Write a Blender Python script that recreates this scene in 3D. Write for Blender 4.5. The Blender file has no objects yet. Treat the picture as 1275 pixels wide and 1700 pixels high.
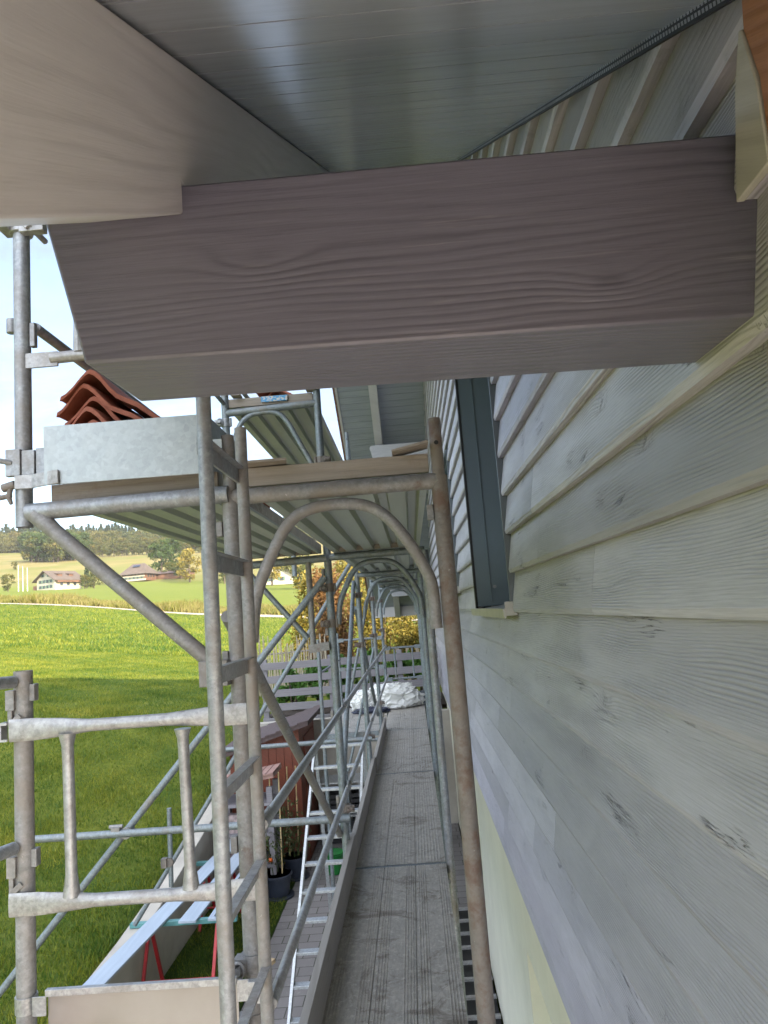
import bpy, bmesh, math, random
import numpy as np
from mathutils import Vector, Matrix
random.seed(7); rng = np.random.default_rng(7)
scene = bpy.context.scene
C = scene.collection
R = math.radians

# ------------------------------------------------------------------ camera
FPX = 1220.0
dY = np.array([683-637.5, 1011-850, FPX]); dY /= np.linalg.norm(dY)
roll = .077
U_ = np.array([-roll, -1, (roll*dY[0]+dY[1])/dY[2]]); U_ /= np.linalg.norm(U_)
X_ = np.cross(dY, U_)
if X_[0] < 0: X_ = -X_
MW = np.array([X_, dY, U_])                    # camera axes (right, down, forward) -> world
def ray(px, py): return MW @ np.array([px-637.5, py-850, FPX])
def onY(px, py, y): d = ray(px, py); return Vector(d*y/d[1])
def onZ(px, py, z): d = ray(px, py); return Vector(d*z/d[2])
cd = bpy.data.cameras.new('camera'); cam = bpy.data.objects.new('camera', cd); C.objects.link(cam)
cd.sensor_fit = 'VERTICAL'; cd.sensor_height = 36; cd.lens = FPX/1700*36
cd.clip_start = .05; cd.clip_end = 3000
r_, u_, b_ = MW @ [1, 0, 0], MW @ [0, -1, 0], MW @ [0, 0, -1]
cam.matrix_world = Matrix(((r_[0], u_[0], b_[0], 0), (r_[1], u_[1], b_[1], 0), (r_[2], u_[2], b_[2], 0), (0, 0, 0, 1)))
cd.dof.use_dof = True; cd.dof.focus_distance = 2.0; cd.dof.aperture_fstop = 18
scene.camera = cam
# ------------------------------------------------------------------ light
SUN = Vector((1.45, -1.5, 1.0)).normalized()      # towards the sun
el = math.asin(SUN.z); az = math.atan2(SUN.x, SUN.y)
world = bpy.data.worlds.new('World'); scene.world = world; world.use_nodes = True
nt = world.node_tree; nt.nodes.clear()
wo = nt.nodes.new('ShaderNodeOutputWorld'); bg = nt.nodes.new('ShaderNodeBackground')
sk = nt.nodes.new('ShaderNodeTexSky'); sk.sky_type = 'NISHITA'; sk.sun_disc = False
sk.sun_elevation = el; sk.sun_rotation = az; sk.altitude = 700; sk.dust_density = 1.6; sk.air_density = 1.0
tc = nt.nodes.new('ShaderNodeTexCoord'); mp = nt.nodes.new('ShaderNodeMapping'); mp.inputs['Scale'].default_value = (1, 1, 2.6)
no = nt.nodes.new('ShaderNodeTexNoise'); no.inputs['Scale'].default_value = 3.2; no.inputs['Detail'].default_value = 7; no.inputs['Roughness'].default_value = .62; no.inputs['Distortion'].default_value = .5
cr = nt.nodes.new('ShaderNodeValToRGB'); cr.color_ramp.elements[0].position = .36; cr.color_ramp.elements[0].color = (.12, .12, .12, 1); cr.color_ramp.elements[1].position = .66; cr.color_ramp.elements[1].color = (.9, .9, .9, 1)
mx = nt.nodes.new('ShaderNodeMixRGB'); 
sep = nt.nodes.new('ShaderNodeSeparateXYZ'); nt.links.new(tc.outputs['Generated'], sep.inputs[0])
def wm(op, a, b_):
    q = nt.nodes.new('ShaderNodeMath'); q.operation = op
    for i_, v_ in enumerate((a, b_)):
        if isinstance(v_, bpy.types.NodeSocket): nt.links.new(v_, q.inputs[i_])
        else: q.inputs[i_].default_value = v_
    return q.outputs[0]
# cloud veil with added brightness behind the camera and overhead, unseen, to fill the shade
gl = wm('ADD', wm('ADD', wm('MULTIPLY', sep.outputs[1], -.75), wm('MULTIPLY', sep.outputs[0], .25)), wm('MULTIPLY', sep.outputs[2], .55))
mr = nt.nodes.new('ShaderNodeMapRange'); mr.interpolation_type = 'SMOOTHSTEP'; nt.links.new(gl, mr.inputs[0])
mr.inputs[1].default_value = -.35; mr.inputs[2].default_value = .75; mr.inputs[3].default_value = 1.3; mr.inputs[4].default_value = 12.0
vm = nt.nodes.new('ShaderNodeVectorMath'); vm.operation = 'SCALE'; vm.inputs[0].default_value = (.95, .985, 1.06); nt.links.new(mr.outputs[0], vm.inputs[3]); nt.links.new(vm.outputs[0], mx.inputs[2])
L = nt.links.new
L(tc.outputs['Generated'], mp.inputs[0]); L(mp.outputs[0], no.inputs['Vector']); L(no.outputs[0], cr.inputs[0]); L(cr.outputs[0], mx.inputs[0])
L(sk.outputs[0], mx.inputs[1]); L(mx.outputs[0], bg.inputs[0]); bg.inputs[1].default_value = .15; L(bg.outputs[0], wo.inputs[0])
sl = bpy.data.lights.new('sun', 'SUN'); sl.energy = 3.4; sl.angle = R(.5); sl.color = (1, .87, .65)
so = bpy.data.objects.new('sun', sl); C.objects.link(so); so.rotation_euler = (-SUN).to_track_quat('-Z', 'Y').to_euler()
scene.view_settings.view_transform = 'Standard'; scene.view_settings.look = 'None'
scene.view_settings.exposure = 1.8; scene.view_settings.gamma = 1
scene.cycles.max_bounces = 6; scene.cycles.diffuse_bounces = 4; scene.cycles.sample_clamp_indirect = 6
scene.cycles.caustics_reflective = False; scene.cycles.caustics_refractive = False

# ------------------------------------------------------------------ materials
class NB:
    def __init__(s, name):
        s.m = bpy.data.materials.new(name); s.m.use_nodes = True; s.t = s.m.node_tree; s.t.nodes.clear()
        s.out = s.t.nodes.new('ShaderNodeOutputMaterial'); s.p = s.t.nodes.new('ShaderNodeBsdfPrincipled')
        s.t.links.new(s.p.outputs[0], s.out.inputs[0]); s._x = None
    def n(s, k, **kw):
        a = s.t.nodes.new(k)
        for q, v in kw.items(): setattr(a, q, v)
        return a
    def put(s, sock, v):
        if v is None: return
        if isinstance(v, bpy.types.NodeSocket): s.t.links.new(v, sock)
        else: sock.default_value = v
    def math(s, op, a, b=None, c=None, clamp=False):
        q = s.n('ShaderNodeMath', operation=op); q.use_clamp = clamp
        s.put(q.inputs[0], a); s.put(q.inputs[1], b); s.put(q.inputs[2], c); return q.outputs[0]
    def xyz(s, kind='Object'):
        t = s.n('ShaderNodeTexCoord'); q = s.n('ShaderNodeSeparateXYZ'); s.t.links.new(t.outputs[kind], q.inputs[0]); return q.outputs
    def vec(s, x, y, z=0.0):
        q = s.n('ShaderNodeCombineXYZ'); s.put(q.inputs[0], x); s.put(q.inputs[1], y); s.put(q.inputs[2], z); return q.outputs[0]
    def co(s, kind='Object'): return s.n('ShaderNodeTexCoord').outputs[kind]
    def noise(s, v, scale=1., detail=3., rough=.5, dist=0.):
        q = s.n('ShaderNodeTexNoise'); s.put(q.inputs['Vector'], v); q.inputs['Scale'].default_value = scale
        q.inputs['Detail'].default_value = detail; q.inputs['Roughness'].default_value = rough; q.inputs['Distortion'].default_value = dist; return q.outputs[0]
    def vor(s, v, scale=1., feat='F1', out=0, rnd=1.):
        q = s.n('ShaderNodeTexVoronoi', feature=feat); s.put(q.inputs['Vector'], v); q.inputs['Scale'].default_value = scale
        q.inputs['Randomness'].default_value = rnd; return q.outputs[out]
    def ramp(s, f, stops, interp='LINEAR'):
        q = s.n('ShaderNodeValToRGB'); q.color_ramp.interpolation = interp; s.put(q.inputs[0], f); e = q.color_ramp.elements
        while len(e) < len(stops): e.new(.5)
        for i, (p, c) in enumerate(stops):
            e[i].position = p; e[i].color = (c, c, c, 1) if isinstance(c, (int, float)) else (*c, 1)
        return q.outputs[0]
    def mix(s, f, a, b, mode='MIX'):
        q = s.n('ShaderNodeMixRGB', blend_type=mode); s.put(q.inputs[0], f)
        s.put(q.inputs[1], (*a, 1) if isinstance(a, tuple) else a); s.put(q.inputs[2], (*b, 1) if isinstance(b, tuple) else b); return q.outputs[0]
    def bump(s, h, strength=.4, dist=.01):
        q = s.n('ShaderNodeBump'); q.inputs['Strength'].default_value = strength; q.inputs['Distance'].default_value = dist; s.put(q.inputs['Height'], h)
        s.t.links.new(q.outputs[0], s.p.inputs['Normal'])
    def fin(s, col, rough=.6, metal=0., spec=None):
        s.put(s.p.inputs['Base Color'], (*col, 1) if isinstance(col, tuple) else col); s.put(s.p.inputs['Roughness'], rough); s.put(s.p.inputs['Metallic'], metal)
        if spec is not None: s.p.inputs['Specular IOR Level'].default_value = spec
        return s.m

def plain(name, col, rough=.7, metal=0., var=.25, sc=8., bump=.15):
    b = NB(name); n = b.noise(b.co(), sc, 5, .6); n2 = b.noise(b.co(), sc*9, 3)
    lo = tuple(c*(1-var) for c in col); hi = tuple(min(1, c*(1+var)) for c in col)
    c = b.mix(b.ramp(n, [(.3, 0.), (.7, 1.)]), lo, hi)
    b.bump(b.math('ADD', n, n2), bump, .004); return b.fin(c, rough, metal)

def wood(name, base, dark, light=None, axis='Y', knots=True, grain=1., crack=0., bump=.5, rough=.5, wear=0., spec=.5, stain=None):
    """painted softwood with growth lines that bend round the knots; runs along axis"""
    b = NB(name); x, y, z = b.xyz()
    at = b.n('ShaderNodeAttribute', attribute_name='rnd').outputs['Fac']
    if axis == 'Y': u, v = y, b.math('ADD', z, b.math('MULTIPLY', x, .7))
    elif axis == 'X': u, v = x, b.math('ADD', z, b.math('MULTIPLY', y, .8))
    elif axis == 'Xs': u, v = x, y
    else: u, v = y, b.math('ADD', b.math('SUBTRACT', z, b.math('MULTIPLY', y, .577)), b.math('MULTIPLY', x, .7))
    ru = b.math('MULTIPLY', at, 53.); rv = b.math('MULTIPLY', at, 31.)
    U = b.math('ADD', u, ru); V = b.math('ADD', v, rv)
    warp = b.noise(b.vec(b.math('MULTIPLY', U, .8), b.math('MULTIPLY', V, 4.)), 1., 2., .5)
    warp2 = b.noise(b.vec(b.math('MULTIPLY', U, 7.), b.math('MULTIPLY', V, 24.)), 1., 2., .5)
    ring = b.math('ADD', b.math('MULTIPLY', V, 46.*grain), b.math('MULTIPLY', warp, (5. if axis == 'Y' else 8.)*grain))
    ring = b.math('ADD', ring, b.math('MULTIPLY', warp2, .4))
    kmask = None
    if knots:
        kv = b.vec(b.math('MULTIPLY', U, 2.6), b.math('MULTIPLY', V, 5.2))
        d = b.vor(kv, 1.)
        kk = b.math('POWER', 2.718, b.math('MULTIPLY', b.math('MULTIPLY', d, d), -34.))
        ring = b.math('ADD', ring, b.math('MULTIPLY', kk, 1.9))
        kmask = b.ramp(d, [(.035, 1.), (.085, 0.)])
    s1 = b.math('SINE', b.math('MULTIPLY', ring, 6.283))
    s1 = b.math('MULTIPLY_ADD', s1, .5, .5); s1 = b.math('POWER', s1, 2.)
    fib = b.noise(b.vec(b.math('MULTIPLY', U, 9.), b.math('MULTIPLY', V, 420.)), 1., 4., .65)
    fade = b.ramp(b.noise(b.vec(b.math('MULTIPLY', U, 1.8), b.math('MULTIPLY', V, 9.)), 1., 2.), [(.38, .15), (.62, 1.)])
    g = b.math('MULTIPLY', s1, fade)
    tone = b.noise(b.vec(b.math('MULTIPLY', U, .9), b.math('MULTIPLY', V, 3.)), 1., 4., .6)
    c = b.mix(b.ramp(tone, [(.3, 0.), (.7, 1.)]), tuple(k*.9 for k in base), tuple(min(1, k*1.1) for k in base))
    bt = b.math('MULTIPLY_ADD', b.math('FRACT', b.math('MULTIPLY', at, 7.31)), .40, .80); c = b.mix(1., c, b.vec(bt, bt, b.math('MULTIPLY_ADD', b.math('FRACT', b.math('MULTIPLY', at, 3.7)), .04, bt)), 'MULTIPLY') if axis == 'Y' else c
    c = b.mix(b.math('MULTIPLY', g, .52), c, dark)
    c = b.mix(b.ramp(fib, [(.35, .40), (.58, 0.)]), c, dark)
    if light is not None:
        c = b.mix(b.math('MULTIPLY', b.ramp(b.noise(b.vec(b.math('MULTIPLY', U, 5.), b.math('MULTIPLY', V, 150.)), 1., 4., .7), [(.58, 0.), (.72, 1.)]), b.math('MULTIPLY', fade, .55)), c, light)
    h = b.math('ADD', b.math('MULTIPLY', g, -.8), b.math('MULTIPLY', fib, .45))
    if crack > 0:
        ck = b.noise(b.vec(b.math('MULTIPLY', U, 2.0), b.math('MULTIPLY', b.math('ADD', V, b.math('MULTIPLY', warp, .12)), 34.)), 1., 6., .62)
        line = b.math('ABSOLUTE', b.math('SUBTRACT', ck, .5))
        line = b.ramp(line, [(.0, 1.), (.011, .0)])
        gate = b.ramp(b.noise(b.vec(b.math('MULTIPLY', U, 1.7), b.math('MULTIPLY', V, 6.5)), 1.3, 3.), [(.60, 0.), (.67, 1.)])
        cm = b.math('MULTIPLY', line, gate)
        cm = b.math('MULTIPLY', cm, crack)
        # short cross cracks that radiate from the knots
        if knots:
            cr2 = b.noise(b.vec(b.math('MULTIPLY', U, 42.), b.math('MULTIPLY', V, 20.)), 1., 3., .6)
            l2 = b.ramp(b.math('ABSOLUTE', b.math('SUBTRACT', cr2, .5)), [(.0, 1.), (.020, .0)])
            g2 = b.ramp(d, [(.05, 1.), (.2, 0.)])
            cm = b.math('MAXIMUM', cm, b.math('MULTIPLY', b.math('MULTIPLY', l2, g2), .85*crack))
        c = b.mix(cm, c, tuple(k*.16 for k in base)); h = b.math('SUBTRACT', h, b.math('MULTIPLY', cm, 2.5))
    if kmask is not None:
        c = b.mix(b.math('MULTIPLY', kmask, .28), c, tuple(k*.45 for k in dark))
        h = b.math('SUBTRACT', h, b.math('MULTIPLY', kmask, .6))
    if stain is not None:
        st = b.ramp(b.noise(b.co(), 9., 8., .75), [(.55, 0.), (.70, .6)]); c = b.mix(st, c, stain)
    b.bump(h, bump, .0025)
    rr = b.math('MULTIPLY_ADD', b.noise(b.vec(b.math('MULTIPLY', U, 2.5), b.math('MULTIPLY', V, 60.)), 1., 3.), .07 if spec > .6 else .2, rough-.05)
    return b.fin(c, rr, 0., spec)

def galv(name, base=(.36, .38, .38), rust=.0, dirt=.3, rough=.48, metal=.55, scale=1.):
    b = NB(name); co = b.co()
    n = b.noise(co, 42*scale, 7, .7); m = b.vor(co, 130*scale, out=1)
    c = b.mix(b.ramp(n, [(.3, 0.), (.7, 1.)]), tuple(k*.68 for k in base), tuple(k*1.25 for k in base))
    bwn = b.n('ShaderNodeRGBToBW'); b.put(bwn.inputs[0], m); c = b.mix(.16, c, bwn.outputs[0], 'OVERLAY')
    big = b.noise(co, 5*scale, 6, .7, .6)
    dm = b.ramp(big, [(.62-dirt*.55, 0.), (.85-dirt*.5, .85)])
    c = b.mix(dm, c, (.215, .185, .155))
    if rust > 0:
        rm = b.ramp(b.noise(co, 11*scale, 8, .72), [(.66-rust*.4, 0.), (.80-rust*.4, .9)])
        c = b.mix(rm, c, (.15, .095, .07))
    sp = b.ramp(b.noise(co, 55*scale, 4, .7), [(.70, 0.), (.735, .7)]); c = b.mix(sp, c, (.52, .50, .46))
    b.bump(b.math('ADD', n, b.noise(co, 160*scale, 3)), .22, .0012)
    r2 = b.math('MULTIPLY_ADD', n, .3, rough-.12)
    mm = b.math('MULTIPLY', b.math('SUBTRACT', 1., dm), metal)
    return b.fin(c, r2, mm)

M = {}
M['galv'] = galv('galvanised_steel', (.30, .315, .33), 0, .28)
M['galv_new'] = galv('bright_galvanised_steel', (.36, .36, .36), 0, .26, .42)
M['galv_old'] = galv('dirty_galvanised_steel', (.265, .265, .265), .15, .42, .55, .35)
M['galv_rust'] = galv('rusty_steel', (.19, .172, .158), .48, .5, .62, .25)
M['galv_blue'] = galv('weathered_steel', (.205, .235, .25), .0, .22, .5, .45)
M['dark_iron'] = galv('dark_forged_iron', (.10, .09, .085), .4, .5, .6, .3)
M['alu'] = galv('brushed_aluminium', (.42, .44, .45), 0, .08, .38, .6)
# zinc sheet with large spangle
b = NB('zinc_sheet'); co = b.co()
v1 = b.vor(co, 70, out=1); g1 = b.noise(co, 20, 8, .72, .3)
c = b.mix(b.ramp(g1, [(.32, 0.), (.68, 1.)]), (.30, .33, .335), (.40, .43, .435)); bw = b.n('ShaderNodeRGBToBW'); b.put(bw.inputs[0], v1); c = b.mix(.10, c, bw.outputs[0], 'OVERLAY')
b.bump(g1, .1, .001); M['zinc'] = b.fin(c, b.math('MULTIPLY_ADD', g1, .3, .32), .45)
# aluminium plate, warm bounce light put into its base colour
b = NB('aluminium_toe_plate'); co = b.co(); x, y, z = b.xyz()
g1 = b.noise(b.vec(b.math('MULTIPLY', x, 60.), b.math('MULTIPLY', y, 60.), b.math('MULTIPLY', z, 400.)), 1., 3.); g2 = b.noise(co, 7, 5, .6)
c = b.mix(g2, (.26, .245, .23), (.38, .355, .33)); b.bump(g1, .15, .0006)
M['plate'] = b.fin(c, b.math('MULTIPLY_ADD', g2, .25, .30), .65)

M['siding'] = wood('weathered_grey_siding_paint', (.475, .457, .482), (.25, .24, .255), (.66, .64, .67), 'Y', True, 2.7, 1.0, .75, .42)
M['siding_stain'] = wood('blotchy_siding_paint', (.475, .45, .50), (.29, .275, .30), (.62, .62, .64), 'Y', True, 1.2, .25, .55, .4, stain=(.19, .19, .18))
M['beam'] = wood('plum_grey_purlin_paint', (.160, .152, .192), (.100, .094, .120), (.36, .33, .34), 'X', True, 1.35, .0, .45, .29)
M['rafter'] = wood('grey_rafter_paint', (.50, .485, .495), (.42, .40, .405), None, 'S', False, .8, .0, .35, .38)
M['soffit'] = wood('satin_soffit_paint', (.29, .315, .35), (.22, .24, .27), None, 'Xs', False, .5, .0, .045, .25, spec=.7)
M['trim'] = wood('pale_trim_paint', (.50, .48, .42), (.38, .36, .31), None, 'Z', False, .6, .0, .3, .5)
M['raw_wood'] = wood('raw_orange_larch', (.42, .19, .075), (.24, .09, .035), None, 'Z', True, .8, .4, .6, .6)
M['plank'] = wood('dusty_deck_plank', (.31, .27, .23), (.20, .165, .135), (.44, .40, .35), 'X', True, .7, .3, .6, .7, stain=(.20, .13, .09))
M['toe'] = wood('grey_toe_board_wood', (.38, .355, .32), (.25, .23, .20), (.50, .48, .45), 'Y', False, .8, .2, .6, .75)
M['fence'] = wood('grey_fence_plank', (.22, .205, .22), (.15, .14, .15), None, 'X', False, .7, .2, .4, .7)
M['shed'] = wood('red_brown_shed_boards', (.18, .038, .014), (.07, .016, .008), None, 'Z', True, .6, .0, .4, .5)
M['board_blue'] = wood('fresh_painted_board', (.40, .47, .56), (.42, .48, .55), None, 'Y', False, .5, .0, .06, .34)
M['offcut'] = plain('sawn_offcut_wood', (.45, .33, .20), .8)

# deck top: aluminium strewn with plaster dust and mud
def deckmat(name, spots):
    b = NB(name); x, y, z = b.xyz(); co = b.co()
    n = b.noise(co, 6, 8, .75, .4); n2 = b.noise(co, 34, 6, .75); st = b.noise(b.vec(b.math('MULTIPLY', x, 70.), b.math('MULTIPLY', y, 16.)), 1., 5., .7)
    c = b.mix(b.ramp(n, [(.3, 0.), (.68, 1.)]), (.37, .335, .285), (.54, .50, .44))
    c = b.mix(b.ramp(st, [(.4, .5), (.62, 0.)]), c, (.25, .235, .21))
    c = b.mix(b.ramp(n2, [(.54, 0.), (.62, .75)]), c, (.60, .57, .50))
    c = b.mix(b.ramp(b.noise(co, 3.1, 7, .8, 1.), [(.53, 0.), (.62, .75)]), c, (.16, .13, .095))
    h = b.math('ADD', n2, b.math('MULTIPLY', st, .4))
    if spots:
        q = b.vec(b.math('MULTIPLY', x, 38.), b.math('MULTIPLY', y, 26.)); d = b.vor(q, 1., rnd=.15); dm = b.ramp(d, [(.18, 1.), (.34, 0.)])
        gl = b.ramp(b.noise(co, 9, 3), [(.4, 0.), (.6, .75)]); c = b.mix(b.math('MULTIPLY', dm, gl), c, (.66, .66, .64)); h = b.math('ADD', h, dm)
    b.bump(h, .5, .0025); return b.fin(c, b.math('MULTIPLY_ADD', n, .4, .30), .35)
M['deck'] = deckmat('dusty_aluminium_deck', False); M['deck_dots'] = deckmat('studded_aluminium_deck', True)
# underside sheet
b = NB('deck_underside_sheet'); x, y, z = b.xyz(); co = b.co()
n = b.noise(b.vec(b.math('MULTIPLY', x, 14.), b.math('MULTIPLY', y, 1.2)), 1., 5., .6); n2 = b.noise(co, 9, 7, .7)
c = b.mix(n, (.34, .37, .34), (.54, .56, .50)); c = b.mix(b.ramp(n2, [(.60, 0.), (.74, .6)]), c, (.25, .22, .15))
sc_ = b.noise(b.vec(b.math('MULTIPLY', b.math('ADD', x, y), 60.), b.math('MULTIPLY', b.math('SUBTRACT', x, y), 9.)), 1., 3.); c = b.mix(b.ramp(sc_, [(.70, 0.), (.73, .5)]), c, (.62, .64, .6))
b.bump(n2, .12, .001); M['under'] = b.fin(c, .38, .35)

M['plaster'] = plain('pale_green_plaster', (.70, .68, .55), .85, 0, .06, 3, .35)
M['reveal'] = plain('shaded_olive_plaster', (.50, .53, .33), .85, 0, .08, 3, .3)  # wall plaster with the recess shade put into its olive colour
M['concrete'] = plain('weathered_concrete', (.40, .37, .32), .9, 0, .16, 2.2, .4)
M['dark_alu'] = plain('anthracite_aluminium', (.13, .15, .165), .42, .2, .08, 3, .05)
M['blue_alu'] = plain('slate_window_panel', (.16, .20, .225), .36, .2, .06, 2, .05)
M['seal'] = plain('black_rubber', (.012, .012, .012), .6)
M['sill'] = plain('sheet_sill', (.42, .41, .38), .35, .5, .1, 9, .1)
M['black'] = plain('black_plastic', (.02, .02, .023), .45)
M['green_plastic'] = plain('green_plastic', (.012, .16, .03), .4)
M['red_paint'] = plain('red_trestle_paint', (.42, .025, .03), .45)
M['teal_paint'] = plain('teal_trestle_paint', (.09, .24, .24), .5)
M['pot'] = plain('navy_plastic_pot', (.028, .035, .055), .4)
M['soil'] = plain('dark_soil', (.05, .035, .025), .95, 0, .5, 30, .8)
M['cane'] = plain('bamboo_cane', (.48, .36, .18), .6)
M['fruit'] = plain('ripe_tomato', (.62, .12, .02), .3)
M['roof_tiles'] = plain('brown_roof_tiles', (.17, .085, .06), .8, 0, .3, 20, .5)
M['dark_roof'] = plain('bitumen_shingles', (.085, .06, .058), .85, 0, .25, 20, .5)
M['blue_label'] = None
b = NB('torn_blue_sticker'); n = b.noise(b.co(), 60, 5, .7); c = b.mix(b.ramp(n, [(.50, 0.), (.53, 1.)]), (.04, .25, .50), (.52, .50, .46)); M['blue_label'] = b.fin(c, .4)
# clay tile
b = NB('red_clay_tile'); n = b.noise(b.co(), 14, 7, .7); c = b.mix(b.ramp(n, [(.3, 0.), (.7, 1.)]), (.24, .065, .035), (.42, .14, .085))
c = b.mix(b.ramp(b.noise(b.co(), 40, 5, .7), [(.6, 0.), (.7, .5)]), c, (.14, .05, .035)); b.bump(n, .4, .002); M['clay'] = b.fin(c, .75)
# white sheeting
b = NB('white_plastic_sheeting'); n = b.noise(b.co(), 6, 5, .6, .8); c = b.mix(n, (.62, .62, .58), (.78, .78, .75)); b.bump(n, .35, .02)
M['sheet'] = b.fin(c, .45); b.p.inputs['Subsurface Weight'].default_value = .0
M['navy_sheet'] = plain('dark_tarpaulin', (.03, .035, .06), .5)
# pavers
b = NB('grey_concrete_pavers'); x, y, z = b.xyz()
br = b.n('ShaderNodeTexBrick'); b.put(br.inputs['Vector'], b.vec(x, y)); br.inputs['Scale'].default_value = 1.; br.inputs['Mortar Size'].default_value = .006
br.inputs['Brick Width'].default_value = .30; br.inputs['Row Height'].default_value = .20; br.inputs['Color1'].default_value = (.165, .152, .148, 1); br.inputs['Color2'].default_value = (.215, .20, .195, 1); br.inputs['Mortar'].default_value = (.055, .055, .04, 1)
n = b.noise(b.co(), 13, 7, .75); c = b.mix(b.ramp(n, [(.58, 0.), (.72, .5)]), br.outputs[0], (.33, .31, .29)); b.bump(b.math('ADD', n, br.outputs[1]), .4, .006); M['pavers'] = b.fin(c, .85)
# grass ground and fields
def grassmat(name, a, bb, dry, sc=1.5):
    b = NB(name); co = b.co(); n = b.noise(co, sc, 6, .65); n2 = b.noise(co, sc*22, 5, .7)
    c = b.mix(b.ramp(n, [(.3, 0.), (.7, 1.)]), a, bb); c = b.mix(b.ramp(n2, [(.3, .5), (.6, 0.)]), c, tuple(k*.55 for k in a))
    c = b.mix(b.ramp(b.noise(co, sc*.45, 4, .6), [(.56, 0.), (.75, .55)]), c, dry); b.bump(b.math('ADD', n2, b.noise(co, sc*70, 3)), .8, .03); return b.fin(c, .9, 0., .1)
# one terrain sheet: mown lawn, meadow, dry upper pasture split by distance (crops that stay put)
b = NB('hillside_ground'); x, y, z = b.xyz(); co = b.co()
n = b.noise(co, .9, 6, .65); n2 = b.noise(co, 16, 6, .7); nb = b.noise(co, .035, 5, .6, .4)
near = b.mix(b.ramp(n, [(.3, 0.), (.7, 1.)]), (.055, .10, .016), (.20, .21, .03)); near = b.mix(b.ramp(n2, [(.3, .55), (.6, 0.)]), near, (.03, .06, .012))
near = b.mix(b.ramp(b.noise(co, .35, 5, .6), [(.56, 0.), (.72, .5)]), near, (.16, .15, .05))
mid = b.mix(nb, (.12, .15, .025), (.17, .18, .035)); mid = b.mix(b.ramp(b.noise(co, .6, 5), [(.4, .3), (.6, 0.)]), mid, (.10, .15, .03))
far = b.mix(b.ramp(nb, [(.35, 0.), (.65, 1.)]), (.17, .15, .05), (.235, .19, .08))
far = b.mix(b.ramp(b.noise(co, .012, 3, .5), [(.5, 0.), (.56, .7)]), far, (.14, .15, .04))
yj = b.math('ADD', y, b.math('MULTIPLY', b.math('SUBTRACT', nb, .5), 50.))
c = b.mix(b.ramp(b.math('MULTIPLY', b.math('ADD', y, b.math('MULTIPLY', n, 1.5)), .01), [(.60, 0.), (.63, 1.)]), near, mid)
c = b.mix(b.ramp(b.math('MULTIPLY', yj, .001), [(.250, 0.), (.262, 1.)]), c, far)
b.bump(b.math('ADD', n2, b.noise(co, 60, 3)), .9, .03); M['ground'] = b.fin(c, .92, 0., .1)
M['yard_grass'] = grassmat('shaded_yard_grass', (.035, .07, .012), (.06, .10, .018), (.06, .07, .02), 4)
M['path'] = plain('gravel_path', (.36, .30, .24), .95, 0, .15, 1.5, .4)
def leafmat(name, cols, rough=.6, sc=3., tr=.35):
    b = NB(name); at = b.n('ShaderNodeAttribute', attribute_name='rnd').outputs['Fac']
    n = b.noise(b.co(), sc, 3, .6); f = b.math('MULTIPLY_ADD', at, .55, b.math('MULTIPLY', n, .45))
    st = [(i/(len(cols)-1)*.8+.1, c_) for i, c_ in enumerate(cols)]
    c = b.ramp(f, st); b.fin(c, rough, 0., .25)
    t = b.n('ShaderNodeBsdfTranslucent'); b.put(t.inputs[0], c); m = b.n('ShaderNodeMixShader'); m.inputs[0].default_value = tr
    b.t.links.new(b.p.outputs[0], m.inputs[1]); b.t.links.new(t.outputs[0], m.inputs[2]); b.t.links.new(m.outputs[0], b.out.inputs[0]); return b.m
M['blade'] = leafmat('lawn_blades', [(.018, .070, .012), (.075, .14, .02), (.225, .25, .028), (.44, .39, .07)], .5, .6, .4)
M['tall'] = leafmat('tall_verge_grass', [(.10, .12, .02), (.17, .17, .035), (.26, .22, .08), (.15, .14, .05)], .7, .2, .3)
M['leaf_green'] = leafmat('broadleaf_green', [(.03, .06, .018), (.055, .09, .022), (.10, .13, .03)], .6, .3)
M['leaf_autumn'] = leafmat('autumn_foliage', [(.05, .075, .02), (.085, .105, .028), (.15, .135, .035), (.21, .125, .035)], .6, .3)
M['leaf_yellow'] = leafmat('yellowing_foliage', [(.12, .12, .025), (.25, .20, .04), (.40, .29, .06)], .6, 1.)
M['leaf_rust'] = leafmat('rust_brown_foliage', [(.12, .065, .03), (.24, .13, .05), (.38, .22, .09)], .7, 2.)
M['leaf_conifer'] = leafmat('conifer_needles', [(.025, .045, .022), (.045, .07, .03), (.08, .10, .04)], .7, .1)
M['leaf_veg'] = leafmat('vegetable_leaves', [(.05, .12, .02), (.10, .22, .04), (.16, .28, .07)], .5, 3.)
M['leaf_pot'] = leafmat('wilting_tomato_leaves', [(.035, .07, .02), (.09, .12, .045), (.15, .13, .07)], .7, 5.)
M['bark'] = plain('tree_bark', (.10, .075, .055), .95, 0, .3, 10, .6)
M['reed'] = leafmat('dry_reed_stalks', [(.30, .24, .17), (.42, .36, .27), (.50, .45, .36)], .8, 3., .1)
M['farm_wall'] = plain('cream_farm_render', (.46, .41, .32), .85, 0, .06, .3, .1)
M['farm_wood'] = plain('brown_timber_front', (.15, .075, .045), .8, 0, .35, .8, .2)
M['farm_roof'] = plain('weathered_red_roof', (.10, .075, .060), .85, 0, .18, .7, .2)
M['glass'] = plain('dark_window_glass', (.05, .06, .07), .15)
M['shutter'] = plain('green_shutter', (.10, .17, .12), .7)
M['flag'] = plain('white_pole_paint', (.5, .5, .48), .5)
M['solar'] = plain('solar_panel', (.03, .04, .07), .2)

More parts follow.
